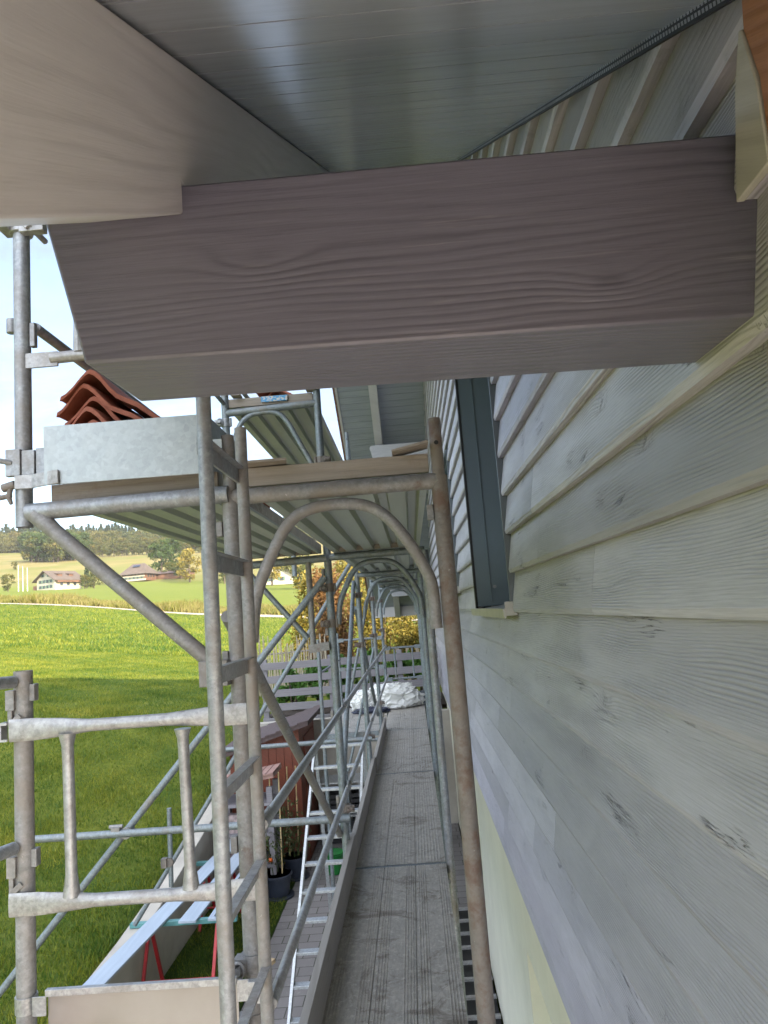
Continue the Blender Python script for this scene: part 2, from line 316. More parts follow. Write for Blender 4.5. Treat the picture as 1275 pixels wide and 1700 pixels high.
# ------------------------------------------------------------------ mesh builder
class MB:
    def __init__(s): s.v = []; s.f = []; s.r = []; s._r = 0.
    def face(s, idx): s.f.append(tuple(idx)); s.r.append(s._r)
    def add(s, vs, fs):
        o = len(s.v); s.v += [tuple(p) for p in vs]
        for f in fs: s.face([i+o for i in f])
        return s
    def box(s, a, b):
        x0, y0, z0 = a; x1, y1, z1 = b
        return s.add([(x0, y0, z0), (x1, y0, z0), (x1, y1, z0), (x0, y1, z0), (x0, y0, z1), (x1, y0, z1), (x1, y1, z1), (x0, y1, z1)],
                     [(0, 3, 2, 1), (4, 5, 6, 7), (0, 1, 5, 4), (1, 2, 6, 5), (2, 3, 7, 6), (3, 0, 4, 7)])
    def bar(s, p, q, w, h, up=(0, 0, 1)):
        """box from p to q, w across, h along up"""
        p, q = Vector(p), Vector(q); d = (q-p).normalized(); u = Vector(up); sd = d.cross(u).normalized(); u = sd.cross(d).normalized()
        vs = [c + sd*w/2*i + u*h/2*j for c in (p, q) for i, j in ((-1, -1), (1, -1), (1, 1), (-1, 1))]
        return s.add(vs, [(0, 1, 2, 3), (7, 6, 5, 4), (0, 4, 5, 1), (1, 5, 6, 2), (2, 6, 7, 3), (3, 7, 4, 0)])
    def tube(s, pts, r, n=14, caps=True):
        pts = [Vector(p) for p in pts]; k = len(pts)
        if not isinstance(r, (list, tuple)): r = [r]*k
        T = []
        for i in range(k):
            a = pts[max(0, i-1)]; c = pts[min(k-1, i+1)]; T.append((c-a).normalized())
        nrm = T[0].cross(Vector((.31, .2, .93))).normalized() if abs(T[0].z) < .9 else T[0].cross(Vector((1, 0, 0))).normalized()
        vs = []
        for i in range(k):
            nrm = (nrm - T[i]*nrm.dot(T[i])).normalized(); bi = T[i].cross(nrm)
            for j in range(n):
                a = 2*math.pi*j/n; vs.append(pts[i] + (nrm*math.cos(a)+bi*math.sin(a))*r[i])
        fs = [(i*n+j, i*n+(j+1) % n, (i+1)*n+(j+1) % n, (i+1)*n+j) for i in range(k-1) for j in range(n)]
        if caps: fs += [tuple(range(n-1, -1, -1)), tuple((k-1)*n+j for j in range(n))]
        return s.add(vs, fs)
    def prism(s, prof, a, b, axis='Y', closed=True):
        """2-D profile swept along an axis; prof in the two other axes"""
        def P(q, t):
            return {'Y': (q[0], t, q[1]), 'X': (t, q[0], q[1]), 'Z': (q[0], q[1], t)}[axis]
        n = len(prof); vs = [P(q, a) for q in prof]+[P(q, b) for q in prof]
        m = n if closed else n-1
        fs = [(i, (i+1) % n, n+(i+1) % n, n+i) for i in range(m)]
        if closed: fs += [tuple(range(n-1, -1, -1)), tuple(range(n, 2*n))]
        return s.add(vs, fs)
    def build(s, name, mat, parent=None, bevel=0., ang=35, loc=None):
        me = bpy.data.meshes.new(name); me.from_pydata(s.v, [], s.f); me.update()
        at = me.attributes.new('rnd', 'FLOAT', 'FACE'); at.data.foreach_set('value', np.array(s.r, dtype=np.float32))
        me.polygons.foreach_set('use_smooth', [True]*len(me.polygons)); me.set_sharp_from_angle(angle=R(ang))
        me.materials.append(mat)
        o = bpy.data.objects.new(name, me); C.objects.link(o)
        if parent is not None: o.parent = parent; o.matrix_parent_inverse = parent.matrix_world.inverted() if False else Matrix.Translation(-parent.location)
        if bevel:
            bm = o.modifiers.new('bevel', 'BEVEL'); bm.width = bevel; bm.segments = 2; bm.limit_method = 'ANGLE'; bm.angle_limit = R(40); bm.harden_normals = False
        if loc is not None: o.location = loc
        return o
def fastmesh(name, V, F, rnd, mat, smooth=False, parent=None):
    """V (n,3) F (m,k) numpy"""
    me = bpy.data.meshes.new(name); k = F.shape[1]
    me.vertices.add(len(V)); me.vertices.foreach_set('co', V.astype(np.float32).ravel())
    me.loops.add(F.size); me.loops.foreach_set('vertex_index', F.astype(np.int32).ravel())
    me.polygons.add(len(F)); me.polygons.foreach_set('loop_start', np.arange(0, F.size, k, dtype=np.int32))
    me.update(calc_edges=True); me.validate()
    at = me.attributes.new('rnd', 'FLOAT', 'FACE'); at.data.foreach_set('value', rnd.astype(np.float32))
    if smooth: me.polygons.foreach_set('use_smooth', [True]*len(me.polygons))
    me.materials.append(mat); o = bpy.data.objects.new(name, me); C.objects.link(o)
    if parent is not None: o.parent = parent; o.matrix_parent_inverse = Matrix.Translation(-parent.location)
    return o
def tag(o, label=None, cat=None, group=None, kind=None):
    if label: o['label'] = label
    if cat: o['category'] = cat
    if group: o['group'] = group
    if kind: o['kind'] = kind
    return o
def thing(name, label, cat, loc=(0, 0, 0), group=None):
    o = bpy.data.objects.new(name, None); C.objects.link(o); o.location = loc; o.empty_display_size = .1; return tag(o, label, cat, group)
def copy_tree(o, parent=None):
    c = o.copy(); C.objects.link(c)
    if parent is not None: c.parent = parent; c.matrix_parent_inverse = o.matrix_parent_inverse.copy()
    for ch in [q for q in C.objects if q.parent == o]: copy_tree(ch, c)
    return c

# ------------------------------------------------------------------ terrain
GY = -3.7
WX0, WX1, WY = -3.16, -2.96, 13.3            # retaining wall along the yard, back wall of the yard
_y = [-30, 0, 4, 8, 11, 14, 20, 60, 63, 80, 130, 240, 300, 400, 520, 600, 700, 900, 1400]
_a = [-3.9, -3.8, -3.65, -3.45, -3.0, -2.25, -2.1, -1.3, -1.25, -.2, 3.2, 10.4, 18.5, 33.5, 51, 59, 63, 60, 55]
_b = [.127]*8+[.125, .105, .06, .04, .04, .04, .035, .03, .02, .01, 0]
def H(x, y):
    x = np.asarray(x, float); y = np.asarray(y, float)
    w = np.clip(-x, 3.0, 420); z = np.interp(y, _y, _a)+np.interp(y, _y, _b)*w
    z = z + .10*np.sin(x*.31+y*.17)*np.clip((y-25)/40, 0, 1) + 1.6*np.sin(x*.017+1.2)*np.clip((y-200)/150, 0, 1.6)*np.cos(y*.011)
    return z
xs = list(np.concatenate([-np.geomspace(600, 12, 46), np.linspace(-11.5, WX0-.3, 22), [WX0-.02, WX0+.06], np.linspace(-2.6, 3, 12), np.geomspace(3.6, 320, 22)]))
ys = list(np.concatenate([np.linspace(-30, 3, 8), np.linspace(3.6, WY+.02, 26), [WY+.12], np.linspace(13.8, 24, 18), np.geomspace(25, 1400, 110)]))
V = []; 
for y in ys:
    for x in xs:
        z = float(H(x, y))
        if x > WX0 and y < WY+.05: z = GY-.4
        V.append((x, y, z))
nx = len(xs); V = np.array(V); ii = np.arange((len(ys)-1)*(nx)).reshape(len(ys)-1, nx)[:, :-1].ravel()
F = np.stack([ii, ii+1, ii+nx+1, ii+nx], 1)
g = fastmesh('ground', V, F, np.zeros(len(F)), M['ground'], True); tag(g, kind='structure')
# yard: pavers and the shaded strip of lawn
mb = MB(); mb.box((-1.95, 1.0, GY-.2), (.5, WY-.02, GY)); tag(mb.build('paving', M['pavers']), kind='structure')
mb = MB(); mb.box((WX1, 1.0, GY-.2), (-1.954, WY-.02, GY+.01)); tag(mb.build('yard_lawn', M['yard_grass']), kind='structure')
mb = MB(); mb.box((WX1, -24, GY-.25), (14, .998, GY+.02)); mb.box((-12, -24, GY-.25), (WX1-.001, -3.05, GY+.25)); tag(mb.build('bounce_ground', plain('pale_bounce_slabs', (.50, .43, .37), .9, 0, .1, 2, .3)), kind='structure')  # unseen pale ground behind the camera, added to bounce warm light
# gravel path following the hillside
mb = MB(); pts = [(x, 60.6+.4*math.sin(x*.09)) for x in np.linspace(-70, 25, 70)]
vs = []; fs = []
for x, y in pts:
    for k in range(4):
        yy = y+k*1.3; vs.append((x, yy, float(H(x, yy))+.03))
for i in range(len(pts)-1):
    for k in range(3): fs.append((i*4+k, i*4+k+1, (i+1)*4+k+1, (i+1)*4+k))
mb.add(vs, [f[::-1] for f in fs]); tag(mb.build('path', M['path']), kind='structure')

# blades
def blades(name, X, Y, h, w, mat, label, cat, zoff=0., Zv=None):
    n = len(X); Z = (H(X, Y) if Zv is None else Zv)+zoff; a = rng.uniform(0, 2*np.pi, n); hh = h*rng.uniform(.5, 1.25, n); ww = w*rng.uniform(.6, 1.2, n)
    lx = rng.normal(0, .42, n)*hh; ly = rng.normal(0, .42, n)*hh
    V = np.empty((n, 3, 3)); V[:, 0] = np.stack([X-np.cos(a)*ww/2, Y-np.sin(a)*ww/2, Z-.01], 1); V[:, 1] = np.stack([X+np.cos(a)*ww/2, Y+np.sin(a)*ww/2, Z-.01], 1); V[:, 2] = np.stack([X+lx, Y+ly, Z+hh], 1)
    o = fastmesh(name, V.reshape(-1, 3), np.arange(3*n).reshape(n, 3), np.clip(rng.uniform(0, 1, n)*.62+.19+.15*np.sin(X*1.7+np.sin(Y*1.1)*2)*np.sin(Y*1.4+np.sin(X*.9)*1.6)+.12*np.sin(X*5.3+Y*2.1)*np.sin(Y*6.1-X*1.7)+.10*np.sin(X*.5+1)*np.sin(Y*.37), 0, 1), mat); tag(o, label, cat, kind='stuff'); return o
n = 330000
t = rng.uniform(0, 1, n)**.75; Yb = 4.2+t*21; Xb = -3.2 - rng.uniform(0, 1, n)*(Yb*.72+.3-2.2)
cl = np.sin(Xb*3.1+np.sin(Yb*2.3)*1.3)*np.sin(Yb*2.7+np.sin(Xb*1.9)) ; keep = rng.uniform(0, 1, n) < .72+.28*cl; Xb, Yb = Xb[keep], Yb[keep]
blades('lawn_grass', Xb, Yb, .045+.03*np.clip(cl[keep], 0, 1), .016, M['blade'], 'short green lawn grass growing beside the scaffold', 'grass')
n = 60000
Yb = 25+rng.uniform(0, 1, n)**1.3*35; Xb = -Yb*rng.uniform(.0, .75, n)
blades('meadow_grass', Xb, Yb, .11, .05, M['blade'], 'sunlit meadow grass between the shadow edge and the path', 'grass')
n = 26000
Yb = 64+rng.uniform(0, 1, n)*9; Xb = -Yb*rng.uniform(.0, .72, n)+2
hh = .55+.35*np.sin(Xb*.8)*np.sin(Xb*.23)
blades('verge_grass', Xb, Yb, hh, .16, M['tall'], 'tall rough grass and weeds along the far side of the gravel path', 'grass')
n = 26000; Yb = 5+rng.uniform(0, 1, n)*8; Xb = rng.uniform(WX1+.02, -1.97, n)
blades('yard_grass', Xb, Yb, .04, .01, M['blade'], 'shaded grass strip at the foot of the concrete wall', 'grass', Zv=np.full(n, GY+.01))

# ------------------------------------------------------------------ the house
WX = .46; PITCH = .18; E0 = -.0506
RIDGE_Y = 8.4; T30 = math.tan(R(30))
def soff(y): return .78+(y-.905)*T30 if y < RIDGE_Y else .78+(15.895-y)*T30
house = thing('gabled_house', 'house with grey weatherboard gable wall over pale green plaster, filling the right side', 'house', (.46, 8.4, GY))
WIN = [(3.42, 5.20, -.02, 1.84), (7.05, 8.3, .16, 1.50)]
mb = MB(); ms = MB(); k0 = -8; kk = 0
edges = [E0+PITCH*i for i in range(-8, 32)]
rows = [(-1.56, edges[0])]+list(zip(edges[:-1], edges[1:]))
def clip_roof(ya, yb, z1):
    # range of y in which a board reaching up to z1 still fits below the soffit
    lo = .905+(z1-.78)/T30; hi = 15.895-(z1-.78)/T30
    return max(ya, lo), min(yb, hi)
def board(mbb, y0, y1, z0, z1, rnd):
    mbb._r = rnd; e = .0015
    # tapered weatherboard: thick lower edge stands proud
    z1 = z1+.012
    a0, a1 = clip_roof(y0, y1, z0); b0, b1 = clip_roof(y0, y1, z1)
    if a1-a0 < .02: return
    xo, xt = WX, WX+.030; xi = WX+.040
    n = 1
    v = [(xo, a0, z0+.016), (xo, a1, z0+.016), (xt, min(b1, y1), z1), (xt, max(b0, y0), z1), (xi, a0, z0), (xi, a1, z0), (xi, min(b1, y1), z1), (xi, max(b0, y0), z1), (xo+.0045, a0, z0), (xo+.0045, a1, z0)]
    if v[2][1] < v[3][1]: mid = (v[2][1]+v[3][1])/2; v[2] = (xt, mid, z1); v[3] = (xt, mid, z1); v[6] = (xi, mid, z1); v[7] = (xi, mid, z1)
    mbb.add(v, [(0, 3, 2, 1), (8, 0, 1, 9), (4, 8, 9, 5), (0, 8, 4, 7, 3), (1, 2, 6, 5, 9)])
for (z0, z1) in rows:
    kk += 1
    y0, y1 = .62, 16.2
    cuts = [(w[0], w[1]) for w in WIN if z0 < w[3]-.02 and z1 > w[2]+.02]
    segs = []; cur = y0
    for a, b2 in cuts: segs.append((cur, a)); cur = b2
    segs.append((cur, y1))
    for a, b2 in segs:
        # butt joints
        js = [a]; q = a+random.uniform(.9, 4.0)
        while q < b2-.6: js.append(q); q += random.uniform(3.0, 4.6)
        js.append(b2)
        for i in range(len(js)-1):
            tgt = ms if z0 > .56 else mb
            board(tgt, js[i]+(.0015 if i else 0), js[i+1]-(.0015 if i < len(js)-2 else 0), z0, z1, random.random())
sd = mb.build('siding', M['siding'], house, ang=20); sd2 = ms.build('siding', M['siding_stain'], house, ang=20); sd2['label'] = 'blotchy upper boards under the eaves'
# backing and plaster
mb = MB(); bx0 = WX+.047
prof = [(.6, -1.56), (16.2, -1.56), (16.2, soff(16.2)), (8.4, soff(8.4)), (-2.6, soff(-2.6))]
def slab_with_hole(mb, x0, x1, ya, yb, za, zb, holes):
    ycur = ya
    for (h0, h1, g0, g1) in holes:
        mb.box((x0, ycur, za), (x1, h0, zb)); mb.box((x0, h0, za), (x1, h1, g0)); mb.box((x0, h0, g1), (x1, h1, zb)); ycur = h1
    mb.box((x0, ycur, za), (x1, yb, zb))
zz = -1.55
while zz < 4.7:
    lo_, hi_ = clip_roof(.62, 16.2, zz+.2)
    if hi_-lo_ > .1:
        cur = lo_
        for (h0, h1, g0, g1) in WIN:
            if zz < g1 and zz+.199 > g0: mb.box((bx0, cur, zz), (bx0+.05, h0, zz+.199)); cur = h1
        mb.box((bx0, cur, zz), (bx0+.05, hi_, zz+.199))
    zz += .2
mb.build('wall_backing', M['dark_alu'], house)
mb = MB(); PX = WX+.06
slab_with_hole(mb, PX, PX+.25, .62, 16.2, GY, -1.551, [(3.0, 4.7, GY+.02, -2.05), (8.0, 9.6, GY+.9, -2.05)])
mb.build('plaster_wall', M['plaster'], house)
for ya_, yb_ in ((3.0, 4.7), (8.0, 9.6)): mb = MB(); mb.box((PX+.17, ya_, GY), (PX+.2, yb_, -2.05)); mb.build('plaster_recess', M['reveal'], house)
mb = MB(); mb.box((PX+.3, .62, GY), (11.5, 16.1, .2)); mb.box((PX+.3, .9, .202), (11.5, 16.1, .6)); mb.box((PX+.3, 3.2, .602), (11.5, 13.6, 1.999)); mb.prism([(-1.5, 2.0), (16, 2.0), (8.4, 4.9)][:0] or [(3.2, 2.002), (13.6, 2.002), (8.4, 4.8)], PX+.3, 11.5, 'X'); mb.build('rear_wall', M['plaster'], house)
# cover strip along the bottom of the boards
mb = MB(); mb.box((WX+.012, .62, -1.575), (PX-.002, 16.2, -1.561)); mb.build('drip_edge', M['dark_alu'], house)
# trim by the purlin: painted upright + raw larch piece
mb = MB(); mb.box((WX-.045, .60, .455), (WX-.002, .86, .72)); 
mb = MB(); mb.prism([(.796, .474), (.882, .474), (.846, .60), (.818, .658), (.811, .655), (.796, .573)], WX-.012, WX-.001, 'X'); mb.build('trim_block', M['trim'], house, .002)
mb = MB(); mb.prism([(.622, .478), (.795, .478), (.792, .575), (.810, .653), (.804, .69), (.622, .60)], WX-.010, WX-.001, 'X'); mb.build('trim_block', M['raw_wood'], house, .002)
# insect mesh between siding and soffit: perforated strip
mb = MB()
y = .62
while y < 7.5:
    z = soff(y); 
    for j in range(2):
        mb.add([(WX-.010, y, z-.004-j*.011), (WX-.010, y+.007, z-.004-j*.011+.004), (WX-.010, y+.007, z-.011-j*.011+.004), (WX-.010, y, z-.011-j*.011)], [(0, 1, 2, 3)])
    y += .0105
mb.build('insect_mesh', M['galv_new'], house)
mb = MB(); mb.prism([(.3, soff(.3)-.026), (8.0, soff(8.0)-.026), (8.0, soff(8.0)-.001), (.3, soff(.3)-.001)], WX-.008, WX-.001, 'X'); mb.build('vent_gap', M['seal'], house)
# soffit boards (tongue and groove, run across, each its own face with a V joint)
def soffit(ya, yb, x0, x1, mat, w=.1408):
    mb = MB(); L_ = abs(yb-ya)/math.cos(R(30)); n = int(L_/w); sgn = 1 if yb > ya else -1
    d = Vector((0, sgn*math.cos(R(30)), math.sin(R(30)) * (1 if soff(yb) > soff(ya) else -1))); nrm = Vector((0, d.z*sgn, -abs(d.y)))
    base = Vector((0, ya, soff(ya)))
    for i in range(n):
        mb._r = random.random(); g = .004
        a = base+d*(i*w); b2 = base+d*((i+1)*w)
        def q(p, x, off): r = p+nrm*off; return (x, r.y, r.z)
        g = .0030; pr = [(a+d*g, -.018), (a+d*g, .006), (b2-d*g, .006), (b2-d*g, -.018), (b2, -.02), (a, -.02)]
        vs = [q(p, x0, o) for p, o in pr]+[q(p, x1, o) for p, o in pr]
        mb.add(vs, [(j, (j+1) % 6, 6+(j+1) % 6, 6+j) for j in range(6)])
    return mb.build('soffit', mat, house, ang=15)
soffit(-.313, 8.4, -.89, WX+.03, M['soffit'])
soffit(17.2, 8.4, -.89, WX+.03, M['soffit'])
# roof deck and tiles over the soffit
mb = MB()
for s in (0, 1):
    ya, yb = (-.40, 8.42) if s == 0 else (17.3, 8.38)
    za, zb = soff(ya), soff(yb)
    for (x0, x1, o0, o1) in ((-.89, 11.8, .03, .16),):
        mb.add([(x0, ya, za+o0), (x1, ya, za+o0), (x1, yb, zb+o0), (x0, yb, zb+o0), (x0, ya, za+o1), (x1, ya, za+o1), (x1, yb, zb+o1), (x0, yb, zb+o1)],
               [(0, 1, 2, 3), (4, 7, 6, 5), (0, 4, 5, 1), (1, 5, 6, 2), (2, 6, 7, 3), (3, 7, 4, 0)])
for s in (0, 1):
    ya, yb = (-.46, 8.40) if s == 0 else (17.36, 8.40)
    for i in range(27):
        y0 = ya+(yb-ya)*i/27; y1 = ya+(yb-ya)*(i+1.12)/27; z0, z1 = soff(y0)+.163, (soff(y0)+abs(y1-y0)*T30)+.163
        x = -.925; 
        while x < 11.8:      # pantile profile: each tile a shallow roll
            for dx, w_, h_ in ((0, .10, .035), (.10, .13, .012)):
                xa, xb = x+dx, min(x+dx+w_, 11.85)
                mb.add([(xa, y0, z0), (xb, y0, z0), (xb, y1, z1), (xa, y1, z1), (xa+.02, y0, z0+h_+.022), (xb-.02, y0, z0+h_+.022), (xb-.02, y1, z1+h_), (xa+.02, y1, z1+h_)], [(0, 1, 5, 4), (4, 5, 6, 7), (1, 2, 6, 5), (3, 0, 4, 7)])
            x += .23
mb.build('roof', M['roof_tiles'], house)
# verge board and stepped verge tiles
mb = MB(); mt = MB()
for s, (ya, yb) in enumerate(((-.40, 8.4), (17.3, 8.4))):
    za, zb = soff(ya), soff(yb)
    mb.add([(-.925, ya, za-.03), (-.892, ya, za-.03), (-.892, yb, zb-.03), (-.925, yb, zb-.03), (-.925, ya, za+.15), (-.892, ya, za+.15), (-.892, yb, zb+.15), (-.925, yb, zb+.15)],
           [(0, 1, 2, 3), (4, 7, 6, 5), (0, 4, 5, 1), (1, 5, 6, 2), (2, 6, 7, 3), (3, 7, 4, 0)])
    n = 34; 
    for i in range(n):
        y0 = ya+(yb-ya)*i/n; y1 = ya+(yb-ya)*(i+1.15)/n; z0 = soff(y0)+.10; z1 = soff(min(y1, 8.4) if s == 0 else max(y1, 8.4))+.085
        mt.add([(-.965, y0, z0-.07), (-.93, y0, z0-.07), (-.93, y1, z1-.07), (-.965, y1, z1-.07), (-.965, y0, z0+.09), (-.93, y0, z0+.09), (-.93, y1, z1+.07), (-.965, y1, z1+.07)],
               [(0, 1, 2, 3), (4, 7, 6, 5), (0, 4, 5, 1), (1, 5, 6, 2), (2, 6, 7, 3), (3, 7, 4, 0)])
mb.build('verge_board', M['rafter'], house); mt.build('verge_tiles', M['roof_tiles'], house)
# rafters parallel to the slope
def rafter(ya, yb, y_notch=None):
    mb = MB(); x0, x1 = -.385, -.259; d = .255
    za, zb = soff(ya)-.001, soff(yb)-.001
    prof = [(ya, za), (yb, zb), (yb, zb-d), (ya, za-d)]
    mb.prism(prof, x0, x1, 'X'); return mb.build('rafter', M['rafter'], house, .003)
# near rafter is housed over the near purlin (front face at y=.905)
mb = MB(); d = .24; x0, x1 = -.385, -.259; YF = .905; YR = 1.105; ZT = .585
mb.prism([(-.36, soff(-.36)-.012), (8.38, soff(8.38)-.012), (8.38, soff(8.38)-d), (YR+.002+.06, soff(YR+.06)-d), (YR+.002, soff(YR)-d), (YR+.002, ZT+.002), (YF-.002, ZT+.002), (YF-.002, soff(YF)-d), (-.36, soff(-.36)-d)], x0, x1, 'X')
ra = mb.build('rafter', M['rafter'], house, .003); ra['label'] = 'large out of focus beige rafter across the top left corner'
rafter(15.8, 8.42); rafter(17.1, 15.81)
# purlins with a chamfered end
def purlin(y0, y1, zt, h, xl, cham, top_slope=0., lab=None, dz=0.):
    mb = MB(); e = .05
    zb = zt-h
    pr = [(WX+.03, zb), (xl+cham, zb), (xl, zt-.035), (xl+.028, zt), (WX+.03, zt)]
    mb.prism(pr, y0, y1, 'Y'); o = mb.build('purlin', M['beam'] if lab else M['beam2'], house, .004)
    if lab: o['label'] = lab
    return o
M['beam2'] = wood('grey_blue_purlin_paint', (.33, .33, .34), (.25, .25, .26), None, 'X', False, .6, .0, .4, .42)
mb = MB(); _pr = [(WX+.03, .333), (-.397, .347), (-.447, .549), (-.420, .583), (WX+.03, .583)]
_v = [(x, .905, z) for x, z in _pr]+[(x, 1.105, z+(.006 if z < .4 else 0)) for x, z in _pr]
mb.add(_v, [(0, 4, 3, 2, 1), (5, 6, 7, 8, 9)]+[(i, (i+1) % 5, 5+(i+1) % 5, 5+i) for i in range(5)]); o = mb.build('purlin', M['beam'], house, .004); o['label'] = 'plum grey purlin end with fine raised grain, spanning the upper middle'
purlin(11.9, 12.1, 2.72, .27, -.48, .06); purlin(15.9, 16.1, .56, .27, -.45, .06)
mb = MB(); mb.box((-.89, 17.1, soff(17.15)-.2), (WX+.5, 17.14, soff(17.15)+.05)); mb.build('fascia_board', M['rafter'], house)
# windows: reveal panels, frame, seal, sill
for i, (ya, yb, za, zb) in enumerate(WIN):
    w = thing('window', None, None, (WX, ya, za)); w.parent = house; w.matrix_parent_inverse = Matrix.Translation(-house.location)
    if 'category' in w: del w['category']
    mb = MB(); dp = .26
    mb.box((WX+.004, yb-.03, za), (WX+dp, yb-.001, zb)); mb.box((WX+.035, ya+.001, za), (WX+dp, ya+.02, zb)); mb.box((WX+.03, ya+.021, zb-.02), (WX+dp, yb-.031, zb-.001))
    mb.box((WX+.10, yb-.038, za+.02), (WX+.104, yb-.0305, zb-.03)); mb.build('reveal_panel', M['blue_alu'], w)
    mb = MB(); mb.box((WX-.012, yb-.034, za-.01), (WX+.004, yb+.012, zb)); mb.build('seal', M['seal'], w)
    mb = MB(); mb.box((WX+dp, ya, za), (WX+dp+.03, yb, za+.07)); mb.box((WX+dp, ya, zb-.07), (WX+dp+.03, yb, zb)); mb.box((WX+dp, ya, za+.071), (WX+dp+.03, ya+.07, zb-.071)); mb.box((WX+dp, yb-.07, za+.071), (WX+dp+.03, yb, zb-.071)); mb.box((WX+dp, (ya+yb)/2-.04, za+.071), (WX+dp+.03, (ya+yb)/2+.04, zb-.071))
    mb.build('window_frame', M['dark_alu'], w)
    mb = MB(); mb.box((WX+dp+.012, ya+.07, za+.07), (WX+dp+.018, yb-.07, zb-.07)); mb.build('pane', M['glass'], w)
    mb = MB(); mb.prism([(WX-.03, za-.030), (WX-.03, za-.020), (WX+dp, za+.012), (WX+dp, za-.004)], ya-.015, yb+.02); mb.box((WX-.042, ya-.018, za-.055), (WX-.031, yb+.02, za-.010))
    mb.box((WX-.034, ya-.020, za-.045), (WX+.02, ya-.0155, za+.02))
    mb.build('sill', M['sill'], w, .0008)
    mb = MB(); mb.tube([(WX+.13, yb-.03, za+.13), (WX+.13, yb-.048, za+.13)], .012, 12); mb.tube([(WX+.13, yb-.048, za+.13), (WX+.13, yb-.05, za+.13)], .006, 10); mb.build('bolt', M['galv_new'], w)
    mb = MB(); mb.box((WX-.006, ya-.012, za), (WX+.034, ya+.0005, zb)); mb.box((WX-.006, ya-.012, zb), (WX+.034, yb+.01, zb+.012)); mb.build('edge_trim', M['dark_alu'], w)

# ------------------------------------------------------------------ scaffold
XI, XO = .11, -.50; FY = [2.1, 4.6, 7.1, 9.6, 12.1]; RP = .0242
scaf = thing('scaffold', 'galvanised tube scaffold with arched frames standing along the gable wall', 'scaffold', (-.2, 2.1, GY))
def part(name, mb, mat, label=None, ang=35, bevel=0.):
    o = mb.build(name, mat, scaf, bevel, ang)
    if label: o['label'] = label
    return o
def sub(name, mb, mat, parent): 
    o = mb.build(name, mat, None); o.parent = parent; return o
def pole(x, y, z0, z1, mat, spigot=True, label=None, seam=True):
    mb = MB()
    if spigot: mb.tube([(x, y, z0), (x, y, z1-.17)], RP, 20); mb.tube([(x, y, z1-.171), (x, y, z1)], .0185, 18, True)
    else:
        mb.tube([(x, y, z0), (x, y, z1)], RP, 20, False); mb.tube([(x, y, z1), (x, y, z1-.12)], RP-.0035, 18, False)
        n = 20
        ring = [(x+math.cos(2*math.pi*j/n)*RP, y+math.sin(2*math.pi*j/n)*RP, z1) for j in range(n)]+[(x+math.cos(2*math.pi*j/n)*(RP-.0035), y+math.sin(2*math.pi*j/n)*(RP-.0035), z1) for j in range(n)]
        mb.add(ring, [(j, (j+1) % n, n+(j+1) % n, n+j) for j in range(n)])
    o = part('standard', mb, mat, label)
    if spigot:
        mh = MB(); mh.tube([(x, y-.0192, z1-.075), (x, y+.0192, z1-.075)], .0065, 12); sub('pin_hole', mh, M['seal'], o)
    return o
def coupler(x, y, z, mat, wing=False, side=-1):
    """half coupler: two jaws round the tube, bolt and nut"""
    mb = MB(); n = 16
    for dz in (-.022, .022):
        mb.tube([(x, y, z+dz-.004), (x, y, z+dz+.004)], RP+.006, n)
    mb.tube([(x, y, z-.024), (x, y, z+.024)], RP+.0045, n)
    mb.box((x+side*.052-.014, y-.036, z-.018), (x+side*.052+.014, y-.016, z+.018))
    mb.tube([(x+side*.05, y-.06, z), (x+side*.05, y+.035, z)], .007, 8); mb.tube([(x+side*.05, y-.052, z), (x+side*.05, y-.040, z)], .013, 6)
    mb.box((x+side*.028-.016, y-.028, z-.02), (x+side*.028+.016, y+.012, z+.02))
    mb.tube([(x-side*.034, y-.012, z-.027), (x-side*.034, y-.012, z+.027)], .008, 8)
    cx_, cy_ = x+side*.03, y-.045
    mb.tube([(cx_+math.cos(q)*.016, cy_, z+math.sin(q)*.020) for q in [i*math.pi/6 for i in range(13)]], .0045, 6, False)
    mb.tube([(cx_, cy_-.012, z), (cx_, cy_+.03, z)], .006, 8); mb.tube([(cx_, cy_-.014, z), (cx_, cy_-.004, z)], .0105, 6)
    return part('coupler', mb, mat)
pm = [M['galv_rust'], M['galv'], M['galv_blue'], M['galv_blue'], M['galv_blue']]
po = [M['galv_old'], M['galv_blue'], M['galv_blue'], M['galv_blue'], M['galv_blue']]
